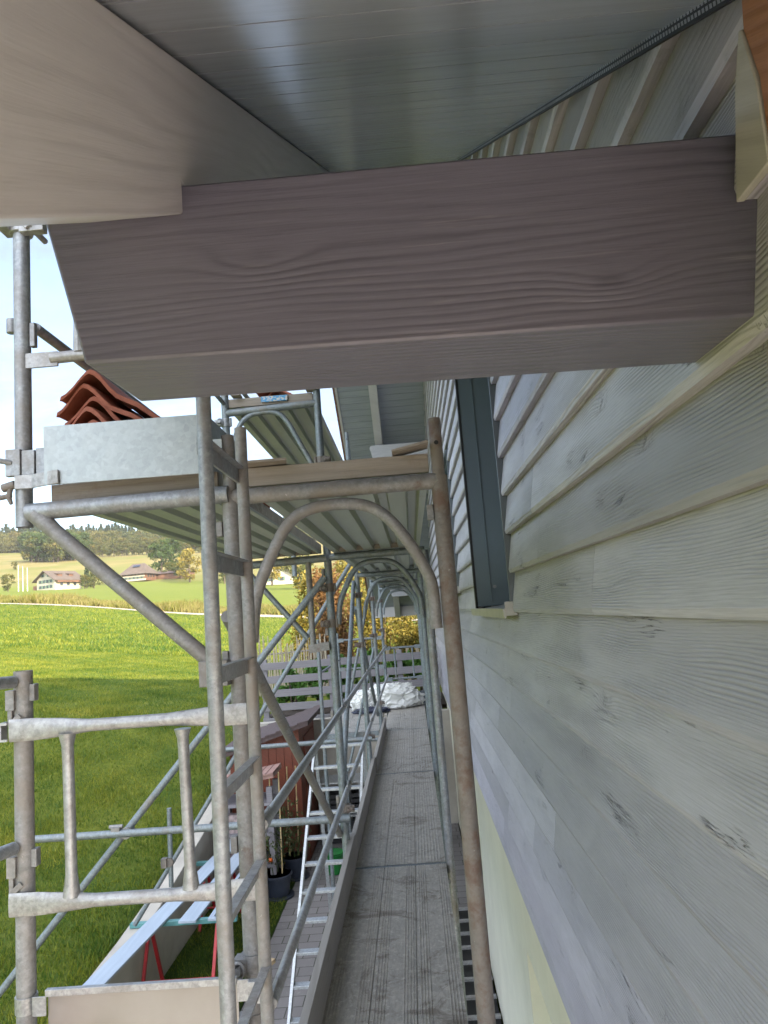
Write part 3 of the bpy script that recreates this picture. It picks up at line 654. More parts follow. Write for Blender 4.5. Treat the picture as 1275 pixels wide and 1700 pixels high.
for i, y in enumerate(FY):
    pole(XI, y, GY, .545 if i == 0 else .36, pm[i], i == 0, 'rusty brown standard nearest the boards' if i == 0 else None)
    pole(XO, y, GY, [.545, 1.78, .55, .50, .50][i], po[i])
    # ledgers of the two levels
    for lv, z in ((0, .361), (1, -1.60)):
        mb = MB(); mb.tube([(XO, y, z), (XI, y, z)], RP*.98, 18); part('ledger', mb, (M['galv_old'] if i == 0 else M['galv_blue']))
        # arched gusset below the ledger
        arc = [(XI-.043, -.42), (XI-.043, -.30), (XI-.062, -.245), (XI-.105, -.165), (XI-.155, -.095), (XI-.205, -.058), (XI-.265, -.045), (XI-.345, -.045), (XI-.41, -.060), (XI-.455, -.10), (XI-.49, -.16), (XI-.53, -.24), (XI-.553, -.30), (XI-.567, -.42)]
        arc = [(XI-.043+ (a_[0]-(XI-.043))*1.0, a_[1]) for a_ in arc]
        # smooth it
        P = np.array(arc)
        for _ in range(2):
            Q = [P[0]]
            for a_, b_2 in zip(P[:-1], P[1:]): Q += [a_*.75+b_2*.25, a_*.25+b_2*.75]
            Q.append(P[-1]); P = np.array(Q)
        mb = MB(); mb.tube([(p[0], y, z+p[1]) for p in P], .0172, 14); part('arch_gusset', mb, (M['galv_old'] if (i == 0 and lv == 0) else M['galv_blue']))
    if i: coupler(XO, y, -1.15, M['dark_iron'], side=1); coupler(XO, y, .17, M['dark_iron'])
    if i > 1: coupler(XO, y, -.30, M['dark_iron'])
coupler(XO, 2.1, .165, M['galv_old']); coupler(XO, 4.6, -.05, M['dark_iron']); coupler(XO, 2.1, -.905, M['galv_old'])
# small wedge pockets on the standards
for i, y in enumerate(FY[:2]):
    for x, sg in ((XI, -1), (XO, -1)):
        for z in (.27, -.1, -.6, -1.1):
            if x == XI and z < 0: continue
            mb = MB(); mb.box((x+sg*.034-.009, y-.012, z-.022), (x+sg*.034+.009, y+.012, z+.022)); part('wedge_pocket', mb, M['galv_old'], bevel=.002)
# guard rails between outer standards, flattened ends
for i in range(4):
    for z in (-.56, -1.02):
        y0, y1 = FY[i]+.02, FY[i+1]-.02; x = XO+.045*(1 if i % 2 == 0 else -1)*0+.0
        xx = XO+.04
        mb = MB(); mb.tube([(xx, y0, z), (xx, y0+.12, z), (xx, y0+.2, z), (xx, y1-.2, z), (xx, y1-.12, z), (xx, y1, z)], .0158, 12)
        mb.box((xx-.004, y0-.03, z-.024), (xx+.004, y0+.1, z+.024)); mb.box((xx-.004, y1-.1, z-.024), (xx+.004, y1+.03, z+.024))
        part('guard_rail', mb, M['galv_new'])
# diagonal braces in the outer face
for (ya, za, yb, zb) in ((2.14, .02, 4.6, -1.30), (7.1, .30, 4.66, -1.28), (7.14, .05, 9.6, -1.3), (4.6, -1.75, 7.1, -3.4)):
    mb = MB(); mb.tube([(XO-.035, ya, za), (XO-.035, yb, zb)], .0195, 14); part('diagonal_brace', mb, M['galv_old'] if ya < 3 else M['galv_blue'])
# rakers and their ties
mb = MB(); mb.tube([(-2.95, 4.56, -2.44), (-.52, 4.56, .235)], .0215, 16); part('raker', mb, M['galv_blue'])
mb = MB(); mb.tube([(-3.35, 4.52, -1.19), (-.50, 4.52, -1.19)], .0215, 16)
mb = MB(); mb.tube([(-2.42, 4.515, -1.185), (-.46, 4.515, -1.19)], .0215, 16); part('tie_tube', mb, M['galv_blue'])
mb = MB(); mb.tube([(-2.75, 7.06, -2.66), (-.52, 7.06, .52)], .021, 14); part('raker', mb, M['galv_blue'])
mb = MB(); mb.tube([(-1.95, 7.03, -1.165), (-.46, 7.03, -1.16)], .021, 14); part('tie_tube', mb, M['galv_blue'])
mb = MB(); mb.tube([(-2.40, 7.06, -2.35), (-2.395, 7.06, -1.66)], .022, 14); part('tie_tube', mb, M['galv_blue'])
mb = MB(); mb.tube([(-2.4, 7.02, -2.13), (-2.4, 7.10, -2.13)], .038, 12); mb.box((-2.47, 7.0, -2.17), (-2.42, 7.06, -2.09)); part('coupler', mb, M['dark_iron'])
mb = MB(); mb.tube([(-1.80, 4.52, -1.19), (-1.80, 4.59, -1.19)], .034, 12); mb.box((-1.88, 4.5, -1.2), (-1.83, 4.55, -1.15)); mb.tube([(-1.9, 4.53, -1.15), (-1.82, 4.53, -1.15)], .012, 8); part('coupler', mb, M['galv_old'])
mb = MB(); mb.tube([(-1.1, 9.62, -1.9), (-.52, 9.58, .3)], .019, 12); part('raker', mb, M['galv_blue'])
mb = MB(); mb.tube([(-1.08, 5.5, .62), (-.56, 4.66, -.02)], .0165, 12); 
# console (outrigger) at the upper level, near frame
CX = -1.11
mb = MB(); mb.tube([(CX+.02, 2.08, .362), (-.50, 2.08, .368)], RP*1.05, 20); part('console_tube', mb, M['galv'])
mb = MB(); mb.tube([(CX+.045, 2.08, .356), (CX+.10, 2.08, .300), (-.56, 2.08, -.115)], [.028, .0225, .0215], 16); part('console_strut', mb, M['galv_old'])
mb = MB(); mb.box((-.60, 2.05, -.17), (-.52, 2.09, -.10)); part('wedge_pocket', mb, M['galv_old'], bevel=.002)
o = pole(CX, 2.1, .322, 1.285, M['galv'], False, 'upper left standard with its top end in sunlight')
# top coupler in the sun
mb = MB(); mb.tube([(CX, 2.1, 1.235), (CX, 2.1, 1.283)], RP+.010, 18); mb.box((CX-.055, 2.05, 1.24), (CX-.02, 2.12, 1.272)); mb.box((CX+.02, 2.045, 1.215), (CX+.095, 2.075, 1.25)); mb.tube([(CX+.05, 2.06, 1.235), (CX+.05, 2.15, 1.235)], .010, 8); mb.bar((CX+.04, 2.05, 1.225), (CX+.10, 2.05, 1.285), .03, .018); part('coupler', mb, M['galv_new'], bevel=.002)
# clamp block and wing nut at the foot
mb = MB(); mb.box((CX-.032, 2.055, .468), (CX+.012, 2.072, .548)); mb.box((CX+.013, 2.06, .468), (CX+.052, 2.09, .543)); mb.box((CX+.053, 2.065, .468), (CX+.080, 2.14, .548)); mb.tube([(CX-.045, 2.04, .514), (CX-.014, 2.06, .508)], .008, 10); part('coupler', mb, M['galv'], bevel=.002)
mb = MB(); mb.bar((CX+.0, 2.05, .447), (CX+.05, 2.055, .447), .012, .040); mb.bar((CX+.05, 2.05, .447), (CX+.14, 2.022, .449), .006, .040); part('toe_clip', mb, M['galv_new'], bevel=.001)
mb = MB(); mb.tube([(CX-.048, 2.07, .437), (CX-.010, 2.07, .446)], .0125, 12); mb.tube([(CX-.068, 2.07, .408), (CX-.022, 2.07, .414)], .0075, 10); mb.tube([(CX-.066, 2.07, .400), (CX-.062, 2.07, .412), (CX-.070, 2.07, .424)], [.005, .011, .008], 10); mb.tube([(CX-.066, 2.07, .406), (CX-.070, 2.07, .394), (CX-.076, 2.07, .384)], [.006, .010, .008], 10); mb.tube([(CX-.024, 2.07, .440), (CX-.030, 2.07, .41), (CX-.022, 2.07, .388)], [.008, .008, .005], 10); part('wing_nut', mb, M['dark_iron'], bevel=.002)
# rail going back along the console and the end guard claw
mb = MB(); mb.tube([(CX+.03, 2.12, .94), (CX+.03, 4.5, .94)], .016, 12); part('guard_rail', mb, M['galv'])
mb = MB(); mb.tube([(CX-.034, 2.1, .92), (CX-.034, 2.1, .965)], .014, 12); part('wedge_pocket', mb, M['galv'], bevel=.002); mb = MB(); mb.box((CX+.026, 2.09, .87), (CX+.042, 2.11, .945)); part('wedge_pocket', mb, M['galv'], bevel=.002)
mb = MB(); mb.box((CX+.024, 2.07, .795), (CX+.12, 2.078, .84)); mb.tube([(CX+.10, 2.075, .82), (-.60, 2.075, .83)], .017, 12); mb.tube([(CX+.19, 2.075, .83), (CX+.185, 2.075, 1.0)], [.022, .013], 10); mb.tube([(-.66, 2.075, .88), (-.66, 2.075, 1.30)], .014, 10); mb.tube([(CX+.12, 2.075, 1.33), (-.60, 2.075, 1.33)], .017, 12); part('guard_frame', mb, M['galv_new'])
# second, higher console frame at y=4.6
mb = MB(); mb.tube([(-1.10, 4.6, 1.343), (XO, 4.6, 1.363)], .0235, 18); part('ledger', mb, M['galv_blue'])
mb = MB(); P = np.array([(-1.06, .95), (-1.06, 1.12), (-1.02, 1.25), (-.96, 1.315), (-.86, 1.335), (-.76, 1.325), (-.70, 1.26), (-.64, 1.13), (-.585, 1.02), (-.545, .93), (-.54, .80)])
for _ in range(2):
    Q = [P[0]]
    for a_, b_2 in zip(P[:-1], P[1:]): Q += [a_*.75+b_2*.25, a_*.25+b_2*.75]
    Q.append(P[-1]); P = np.array(Q)
mb.tube([(p[0], 4.6, p[1]) for p in P], .0165, 14); part('arch_gusset', mb, M['galv_blue'])
pole(-1.10, 4.6, .40, 1.72, M['galv_blue'], True)
coupler(XO, 4.6, .98, M['dark_iron'], side=1); coupler(-1.10, 4.6, 1.17, M['galv']); coupler(-1.10, 4.6, 1.28, M['galv'])
mb = MB(); mb.tube([(-1.14, 4.56, 1.05), (-1.14, 4.6, 1.05)], .02, 8); part('wing_nut', mb, M['red_paint'])
pole(-1.10, 7.1, .40, 1.72, M['galv_blue'], True); pole(XO, 7.1, .56, 1.78, M['galv_blue'], True)
mb = MB(); mb.tube([(-1.10, 7.1, 1.38), (XO, 7.1, 1.38)], .0235, 18); part('ledger', mb, M['galv_blue'])
mb = MB(); mb.tube([(-.62, 4.57, .36), (-.62, 4.57, -.18)], .0185, 14); mb.bar((-.645, 4.57, -.195), (-.52, 4.57, -.185), .03, .05, (0, 0, 1)); part('console_strut', mb, M['galv_old'])
mb = MB(); mb.tube([(-1.05, 4.57, .345), (XO, 4.57, .355)], RP, 16); part('console_tube', mb, M['galv_blue'])
mb = MB(); mb.tube([(-1.02, 4.57, .33), (-.65, 4.57, -.13)], .018, 12); part('console_strut', mb, M['galv_blue'])
mb = MB(); mb.tube([(-1.08, 2.2, 1.72), (-1.1, 7.0, 1.72)][:0] or [(-1.10, 4.6, 1.66), (-1.10, 7.1, 1.66)], .016, 12); part('guard_rail', mb, M['galv_blue'])
mb = MB(); mb.tube([(-1.08, 3.0, .52), (-1.1, 4.58, 1.52)][:0] or [(-.42, 2.0, .93), (-1.02, 4.55, 1.47)][:0] or [(-1.2, 3.9, 1.55), (-1.10, 4.6, 1.40)], .014, 10); part('guard_rail', mb, M['galv_blue'])
# side bay: outer standards at the lower level beyond the third frame
for y in (9.6, 12.1):
    pole(-1.24, y, GY, -.30, M['galv_blue'], True)
    mb = MB(); mb.tube([(-1.24, y, -1.60), (XO, y, -1.60)], .023, 14); part('ledger', mb, M['galv_blue'])
for (xa, xb, za, zb) in ((XO+.03, XI-.03, -.60, -1.09), (-1.22, XO-.03, -.42, -.88)):
    mb = MB(); y = 12.08
    for z in (za, zb): mb.tube([(xa, y, z), (xb, y, z)], .017, 10); mb.box((xa-.02, y-.03, z-.03), (xa+.08, y-.02, z+.03)); mb.box((xb-.08, y-.03, z-.03), (xb+.02, y-.02, z+.03))
    for f in (.25, .78): mb.tube([(xa+(xb-xa)*f, y, za), (xa+(xb-xa)*f, y, zb)], .013, 8)
    part('guard_frame', mb, M['galv_blue'])
mb = MB(); mb.tube([(-1.22, 9.6, -.72), (-1.22, 12.1, -.72)], .016, 10); part('guard_rail', mb, M['galv_blue'])
mb = MB(); mb.tube([(-.95, 9.55, -1.95), (-.52, 9.6, -.45)], .018, 10); part('diagonal_brace', mb, M['galv_blue'])
# near left: lower end guard, its standard and the rails coming towards us
LX, LY = -1.055, 1.98
pole(LX, LY, GY, -.085, M['galv_old'], False, 'dirty lower left standard with an open top')
def claw(mb, x0, x1, y, z, r=.0185):
    n = 10; L_ = x1-x0
    # tube squeezed flat at both ends
    sec = [(0, .036, .003), (.10, .036, .003), (.22, .030, .010), (.34, r, r), (.66, r, r), (.80, .028, .011), (.90, .034, .003), (1, .034, .003)]
    vs = []; n = 16
    for t_, hz, hy in sec:
        for j in range(n):
            a = 2*math.pi*j/n; vs.append((x0+L_*t_, y+math.cos(a)*hy, z+math.sin(a)*hz*(.80 if hz > r else 1)))
    k = len(sec); fs = [(i*n+j, i*n+(j+1) % n, (i+1)*n+(j+1) % n, (i+1)*n+j) for i in range(k-1) for j in range(n)]+[tuple(range(n)), tuple((k-1)*n+j for j in range(n))[::-1]]
    mb.add(vs, [f[::-1] for f in fs])
gf = None
mb = MB(); yy = LY-.032; claw(mb, LX-.022, -.448, yy, -.236, .0160); claw(mb, LX-.026, -.428, yy, -.668, .0160)
mb.tube([(-.922, yy, -.252), (-.922, yy, -.285), (-.921, yy, -.33), (-.918, yy, -.60), (-.918, yy, -.655)], [.022, .015, .0145, .0145, .022], 12)
mb.tube([(-.618, yy, -.262), (-.618, yy, -.285), (-.617, yy, -.33), (-.612, yy, -.60), (-.612, yy, -.655)], [.022, .015, .0145, .0145, .022], 12)
mb.box((LX-.044, yy-.012, -.262), (LX-.037, yy+.02, -.214)); mb.box((LX-.037, yy-.012, -.262), (LX-.022, yy-.006, -.256)); mb.box((LX-.037, yy-.012, -.22), (LX-.022, yy-.006, -.214))
part('guard_frame', mb, M['galv_new'], 'bright guard frame with two flattened rails and two uprights at lower left')
for z in (-.115, -.535):
    mb = MB(); mb.tube([(LX-.012, LY-.03, z+.004), (LX-.025, LY-.08, z+.006), (LX-.03, -.4, z+.006)], .0165, 12); part('guard_rail', mb, M['galv'])
    mb = MB(); mb.box((LX-.034, LY-.03, z-.070), (LX-.010, LY-.0, z-.018)); mb.box((LX-.030, LY-.026, z-.108), (LX-.018, LY-.010, z-.069)); part('wedge_pocket', mb, M['galv_old'], bevel=.0015); mb = MB(); mb.box((LX+.022, LY-.012, z-.050), (LX+.036, LY+.012, z-.006)); part('wedge_pocket', mb, M['galv_old'], bevel=.0015); mb = MB(); mb.bar((LX-.016, LY-.030, z-.102), (LX+.006, LY-.030, z-.084), .004, .014); part('wedge', mb, M['galv_old'], bevel=.001)
# cross brace behind the ladder low down
for y, z in ((2.1, -1.05),): coupler(XO, y, z, M['galv_old'])

# ---- ladder fixed to the near frame
lad = thing('access_ladder', 'vertical steel access ladder with flat rungs in front of the near frame', 'ladder', (-.40, 1.45, -3))
mb = MB(); mb.tube([(-.39, 1.45, .72), (-.404, 1.45, -3.)], .0152, 16); mb.build('stile', M['galv'], lad)
mb = MB(); mb.tube([(-.397, 1.81, .487), (-.414, 1.81, -3.)], .0152, 16, True); mb.build('stile', M['galv_old'], lad)
z = .362
while z > -2.9:
    mb = MB(); mb.box((-.410, 1.452, z-.018), (-.404, 1.81, z+.018)); mb.box((-.410, 1.452, z+.0165), (-.388, 1.81, z+.0195)); mb.build('rung', M['galv_new'] if z < 0 else M['galv'], lad, .0008)
    z -= .2335
# ------------------------------------------------------------------ decks
def deck(y0, y1, x0, x1, zt, label, mat, plank_end=False, ribs=True, group='scaffold decks along the gable wall'):
    d = thing('scaffold_deck', label, 'scaffold deck', ((x0+x1)/2, (y0+y1)/2, zt), group)
    y0 += .018; y1 -= .018
    mb = MB(); w = x1-x0; prof = [(x0, zt-.045), (x0, zt)]; x = x0+.012
    nseg = 3; sw = w/nseg
    for k in range(nseg):
        a = x0+k*sw
        if k: prof += [(a-.0022, zt), (a-.0022, zt-.006), (a+.0022, zt-.006), (a+.0022, zt)]
        q = a+.014
        while q < a+sw-.016:
            f = (q-a)/sw
            if ribs and (f < .34 or f > .66): prof += [(q, zt), (q+.0015, zt+.0028), (q+.0045, zt+.0028), (q+.006, zt)]; q += .0125
            elif ribs: q += .0125
            else: prof += [(q, zt), (q+.002, zt+.0024), (q+.007, zt+.0024), (q+.009, zt)]; q += .019
    prof += [(x1, zt), (x1, zt-.045)]
    mb.prism(prof[::-1], y0, y1, 'Y', False)
    mb.build('top_plate', mat, d, ang=25)
    # corrugated underside
    mb = MB(); zb = zt-.056; hi = zt-.026; n = 5; pw = w/n; pr = [(x0, zt-.046), (x0, zb)]
    for k in range(n):
        a = x0+k*pw; pr += [(a+pw*.34, zb), (a+pw*.42, hi), (a+pw*.70, hi), (a+pw*.78, zb)]
    pr += [(x1, zb), (x1, zt-.046)]
    mb.prism(pr, y0, y1, 'Y', False); mb.build('underside_sheet', M['under'], d, ang=15)
    for ya_, yb_ in ((y0-.016, y0-.001), (y1+.001, y1+.016)):
        mb = MB(); mb.box((x0, ya_, zb), (x1, yb_, zt-.001)); mb.build('end_board', M['plank'] if plank_end else M['galv_blue'], d, .001)
    return d
DX0, DX1 = -.462, .083
DN = ['dusty deck closest to the camera with fine grooves and two long seams', 'second walkway deck from the camera, evenly grooved between two cross joints', 'third walkway deck from the camera, strewn with shiny studs', 'farthest deck of the walkway, half under the white bundle']
for i in range(4): deck(FY[i], FY[i+1], DX0, DX1, -1.5, DN[i], M['deck'] if i in (0, 1) else M['deck_dots'], ribs=(i == 0))
deck(-.4, 2.1, DX0, DX1, -1.5, 'walkway deck under the photographer, out of view below', M['deck'])
UN = ['overhead deck nearest the camera, corrugated underside seen behind the arched frame', 'second overhead deck along the wall, just beyond the near one', 'third overhead deck along the wall seen through the arches', 'last overhead deck along the wall before the far eaves']
for i in range(4): deck(FY[i], FY[i+1], DX0, DX1, .445, UN[i], M['deck'], i == 0, group='upper decks seen from below')
deck(2.1, 4.6, -1.03, -.535, .443, 'overhead console deck at left that carries the roof tiles', M['deck'], True, group='upper decks seen from below')
deck(4.6, 7.1, -1.09, -.53, 1.437, 'highest deck with a torn blue sticker on its end board', M['deck'], True, group='upper decks seen from below')
deck(9.62, 12.1, -1.20, -.54, -1.5, 'far side deck left of the walkway beside the white bundle', M['deck_dots'], False, False)
# sticker, torn
mb = MB(); mb.box((-.86, 4.585, 1.395), (-.69, 4.5995, 1.432)); st = mb.build('sticker', M['blue_label'], None); tag(st, 'torn blue and white sticker on the end board of the highest deck', 'sticker')
# loose plank ends lying on the ledgers
mb = MB(); mb.bar((-.02, 2.10, .450), (.085, 2.10, .470), .09, .007); tag(mb.build('wedge_plate', M['plank'], None), 'brown wooden wedge on the near ledger beside the rusty standard', 'wedge')
mb = MB(); mb.bar((-.45, 2.08, .449), (-.33, 2.1, .453), .09, .007); tag(mb.build('wedge_plate', M['plank'], None), 'flat wooden wedge on the near ledger behind the ladder top', 'wedge')
for x in (-.565, -1.05): 
    mb = MB(); mb.bar((x, 4.59, 1.452), (x+.06, 4.59, 1.45), .08, .012); tag(mb.build('wedge_plate', M['plank'], None), ('wedge at the right end' if x > -1 else 'wedge at the left end')+' of the highest deck\'s end board', 'wedge')
# toe boards
def toe(pts, label, mat, name='toe_board', bev=.001):
    mb = MB(); mb.add(pts, [(0, 1, 2, 3), (4, 7, 6, 5), (0, 4, 5, 1), (1, 5, 6, 2), (2, 6, 7, 3), (3, 7, 4, 0)]); o = mb.build(name, mat, None, bev); tag(o, label, 'toe board'); return o
def tb(y0, y1, x=DX0+.008, h=.15, label='', lean=.0):
    z0, z1 = -1.497, -1.497+h
    return toe([(x-.03, y0, z0), (x, y0, z0), (x, y1, z0), (x-.03, y1, z0), (x-.03-lean, y0, z1), (x-lean, y0, z1), (x-lean, y1, z1), (x-.03-lean, y1, z1)], label, M['toe'])
tb(1.2, 4.72, label='wooden toe board along the nearest deck, speckled grey top edge', h=.165)
tb(4.73, 7.15, x=DX0+.010, label='wooden toe board along the second deck', h=.15)
tb(7.16, 9.75, x=DX0+.02, label='wooden toe board along the studded third deck', h=.14)
o = toe([(-1.015, 2.03, .428), (-.548, 2.03, .425), (-.548, 2.034, .425), (-1.015, 2.034, .428), (-1.015, 2.03, .6), (-.548, 2.03, .598), (-.548, 2.034, .598), (-1.015, 2.034, .6)], 'galvanised end toe board in front of the roof tiles', M['zinc'])
mb = MB(); mb.box((-.548, 2.03, .43), (-.544, 2.5, .6)); mb.box((-.56, 2.028, .47), (-.50, 2.031, .52)); o2 = mb.build('return_flange', M['zinc'], o)
toe([(-.985, 1.95, -1.2), (-.505, 1.95, -1.2), (-.505, 1.954, -1.2), (-.985, 1.954, -1.2), (-.985, 1.95, -.882), (-.505, 1.95, -.885), (-.505, 1.954, -.885), (-.985, 1.954, -.882)], 'aluminium end toe board tinted with warm bounce light at the bottom left', M['plate'])
P_ = bpy.data.objects['toe_board.004'] if 'toe_board.004' in bpy.data.objects else o
mb = MB(); mb.box((-.985, 1.935, -.884), (-.505, 1.949, -.868)); mb.box((-1.02, 1.94, -.93), (-.985, 1.944, -.885)); mb.box((-.505, 1.94, -.925), (-.46, 1.944, -.875)); mb.tube([(-1.055, 1.98, -.935), (-1.055, 1.98, -.895)], .0275, 16); mb.box((-.475, 1.925, -.925), (-.445, 1.945, -.875)); mb.build('bracket', M['galv_new'], P_, .0008)
mb = MB(); mb.bar((-1.03, 1.9, -1.01), (-1.16, 1.2, -1.01), .028, .16); tag(mb.build('toe_board', M['raw_wood'], None, .002), 'orange wooden toe board in the bottom left corner', 'toe board')

# ------------------------------------------------------------------ clay tiles
def tile_mesh():
    pr = [(-.094, -.082), (-.078, -.074), (-.055, -.053), (-.03, -.024), (-.012, -.006), (0, 0), (.014, -.006), (.034, -.026), (.060, -.062), (.082, -.086), (.11, -.102), (.145, -.120), (.18, -.148), (.215, -.176)]
    lo = [(x-.004, z-.015) for x, z in pr][::-1]
    mb = MB(); full = pr+lo; n = len(full); secs = [0, .02, .20, .38, .40]; vs = []
    for j, y in enumerate(secs):
        for x, z in full: vs.append((x+.02*y, y, z-(0.004 if j in (0, 4) else 0)))
    fs = [(j*n+i, j*n+(i+1) % n, (j+1)*n+(i+1) % n, (j+1)*n+i) for j in range(len(secs)-1) for i in range(n)]
    m = len(pr)
    for (o_, flip) in ((0, False), ((len(secs)-1)*n, True)):
        for i in range(m-1):
            q = (o_+i, o_+i+1, o_+n-2-i, o_+n-1-i); fs.append(q if flip else q[::-1])
    mb.add(vs, [f[::-1] for f in fs]); return mb
t0 = tile_mesh().build('roof_tile', M['clay'], None, .0015, 30)
ordn = ['topmost tile', 'second tile from the top', 'third tile from the top', 'fourth tile from the top', 'lowest tile peeping over the zinc board']
for i in range(5):
    t = t0 if i == 0 else t0.copy()
    if i: C.objects.link(t)
    t.location = (-.955+.006*(-1)**i+(-.014 if i == 1 else 0), 2.20+.012*(i % 3), .828-.040*i); t.rotation_euler = (0, R((-1)**i*1.5-2), R(2*(-1)**i))
    tag(t, ordn[i]+' in the pile of red clay tiles at left', 'roof tile', 'roof tiles piled on the left deck')
for i in range(3):
    t = t0.copy(); C.objects.link(t); t.location = (-.84+.03*i, 4.8+.1*i, 1.63-.03*i); t.rotation_euler = (0, R(-4*i), R(3*i))
    tag(t, ['top tile', 'middle tile', 'bottom tile'][i]+' of the small pile just behind the blue sticker', 'roof tile', 'roof tiles on the highest deck')
t = t0.copy(); C.objects.link(t); t.location = (-.78, 2.62, .66); t.rotation_euler = (0, R(4), R(-3)); tag(t, 'single red clay tile leaning behind the big pile at left', 'roof tile', 'roof tiles piled on the left deck')

# ------------------------------------------------------------------ white bundle
def bundle(name, c, sx, sy, sz, mat, label, cat, seed=1, lvl=4):
    bm = bmesh.new(); bmesh.ops.create_icosphere(bm, subdivisions=lvl+2, radius=1)
    import mathutils.noise as mn
    for v in bm.verts:
        p = v.co.copy(); q = p*1.5+Vector((seed*3.1, 0, 0))
        f = 1+.22*mn.noise(q)+.16*(1-abs(mn.noise(q*2.1+Vector((5, 1, 2))))*2.4)*.6+.10*(1-abs(mn.noise(q*4.3))*3)*.5+.04*mn.noise(q*9)
        dd = mn.voronoi(p*1.9+Vector((seed, 2, seed*.7)))[0]; d2 = mn.voronoi(Vector((p.x*2.2, p.y*4, p.z*4.6))+Vector((seed*2, 0, 1)))[0]
        f = .93+.22*mn.noise(q)+.18*min(.45, dd[1]-dd[0])+.15*max(0, 1-abs(mn.noise(Vector((p.x*1.5+.8*mn.noise(q*1.3), p.y*.7, p.z*1.5+.6*mn.noise(q*1.1+Vector((3, 3, 3)))))+Vector((seed, 0, 0))))*6)+.07*max(0, 1-abs(mn.noise(Vector((p.x*3.4-p.z*2.2, p.y*1.5, p.z*1.8+p.x))+Vector((0, seed, 0))))*5)
        v.co = Vector((p.x*sx*f, p.y*sy*f, max(-.75, p.z)*sz*f)); 
        if v.co.z < -sz*.62: v.co.z = -sz*.62
    me = bpy.data.meshes.new(name); bm.to_mesh(me); bm.free(); me.polygons.foreach_set('use_smooth', [True]*len(me.polygons)); me.materials.append(mat)
    o = bpy.data.objects.new(name, me); C.objects.link(o); o.location = (c[0], c[1], c[2]+sz*.62); return tag(o, label, cat)
bundle('sheeting_bundle', (-.38, 11.75, -1.495), .42, .24, .235, M['sheet'], 'crumpled white plastic sheeting heaped across the far end of the walkway', 'plastic sheeting', 3)
bundle('sheeting_bundle', (-.86, 11.62, -1.495), .20, .2, .20, M['sheet'], 'smaller lump of white sheeting beside the big heap, left of the walkway', 'plastic sheeting', 8)
bundle('tarpaulin', (-.72, 11.35, -1.497), .26, .13, .05, M['navy_sheet'], 'flat dark tarpaulin peeping out under the white sheeting', 'tarpaulin', 5, 3)
mb = MB(); mb.box((-.01, 12.0, -1.49), (.10, 12.03, -1.30)); tag(mb.build('toe_board', M['dark_alu'], None, .002), 'dark end toe board right of the white sheeting', 'toe board')

# ------------------------------------------------------------------ yard things
def wall_top(y): return float(H(WX0-.05, y))+.03
mb = MB(); n = 24; vs = []
for i in range(n):
    y = -3+i*(WY+3)/(n-1); zt = wall_top(y)
    vs += [(WX0, y, GY-.3), (WX1, y, GY-.3), (WX1, y, zt), (WX0, y, zt)]
fs = []
for i in range(n-1):
    a = i*4; fs += [(a, a+4, a+5, a+1), (a+1, a+5, a+6, a+2), (a+2, a+6, a+7, a+3), (a+3, a+7, a+4, a)]
fs += [(0, 1, 2, 3), (4*n-1, 4*n-2, 4*n-3, 4*n-4)]
mb.add(vs, fs); tag(mb.build('retaining_wall', M['concrete'], None, .006), 'low concrete retaining wall running away between the lawn and the yard', 'wall')
mb = MB(); mb.box((WX1+.01, WY-.02, GY-.3), (3, WY+.16, -1.80)); tag(mb.build('retaining_wall', M['concrete'], None, .006), 'concrete wall across the end of the yard below the slatted fence', 'wall')
# slatted fence
fen = thing('slatted_fence', 'grey fence of five wide horizontal boards above the end wall', 'fence', (-1.4, 14, -2.2))
for k in range(5):
    z = -.87-.252*k; mb = MB(); mb._r = random.random(); mb.box((-2.92, 14.0, z-.066), (.42, 14.03, z+.066)); mb.build('rail', M['fence'], fen, .003)
for x in (-2.86, -1.6, -.3, .36):
    mb = MB(); mb.box((x-.05, 14.032, -2.5), (x+.05, 14.12, -.74)); mb.build('post', M['fence'], fen, .003)
# shed
shed = thing('garden_shed', 'red brown wooden shed with a dark lean-to roof in the yard', 'shed', (-2.45, 12.1, GY))
sx0, sx1, sy0, sy1 = -2.93, -1.86, 11.45, 13.1
mb = MB()
nb = 9
for k in range(nb):
    a = sx0+(sx1-sx0)*k/nb; b2 = sx0+(sx1-sx0)*(k+1)/nb; mb._r = random.random(); za = -1.98+(a-sx0)/(sx1-sx0)*.33; zb = -1.98+(b2-sx0)/(sx1-sx0)*.33
    mb.prism([(a+.003, GY), (b2-.003, GY), (b2-.003, zb), (a+.003, za)], sy0, sy0+.02, 'Y')
mb.prism([(sx0, GY), (sx1, GY), (sx1, -1.65), (sx0, -1.98)], sy1-.02, sy1, 'Y'); mb.box((sx0, sy0+.021, GY), (sx0+.02, sy1-.021, -1.99))
nb = 12
for k in range(nb):
    a = sy0+.021+(sy1-sy0-.042)*k/nb; b2 = sy0+.021+(sy1-sy0-.042)*(k+1)/nb; mb._r = random.random(); mb.box((sx1-.02, a+.003, GY), (sx1, b2-.003, -1.655))
mb.build('wall', M['shed'], shed)
mb = MB(); mb.box((sx1+.001, 11.85, GY+.08), (sx1+.022, 12.85, -1.85)); dr = mb.build('door', M['shed'], shed, .003)
mb = MB(); mb.tube([(sx1+.025, 11.95, -2.8), (sx1+.06, 11.95, -2.8)], .02, 10); o = mb.build('handle', M['dark_iron'], dr); o.matrix_parent_inverse = Matrix()
mb = MB(); c0 = (sx0-.22, -2.04); c1 = (sx1+.18, -1.60)
mb.prism([c0, c1, (c1[0], c1[1]+.06), (c0[0], c0[1]+.06)], sy0-.2, sy1+.1, 'Y')
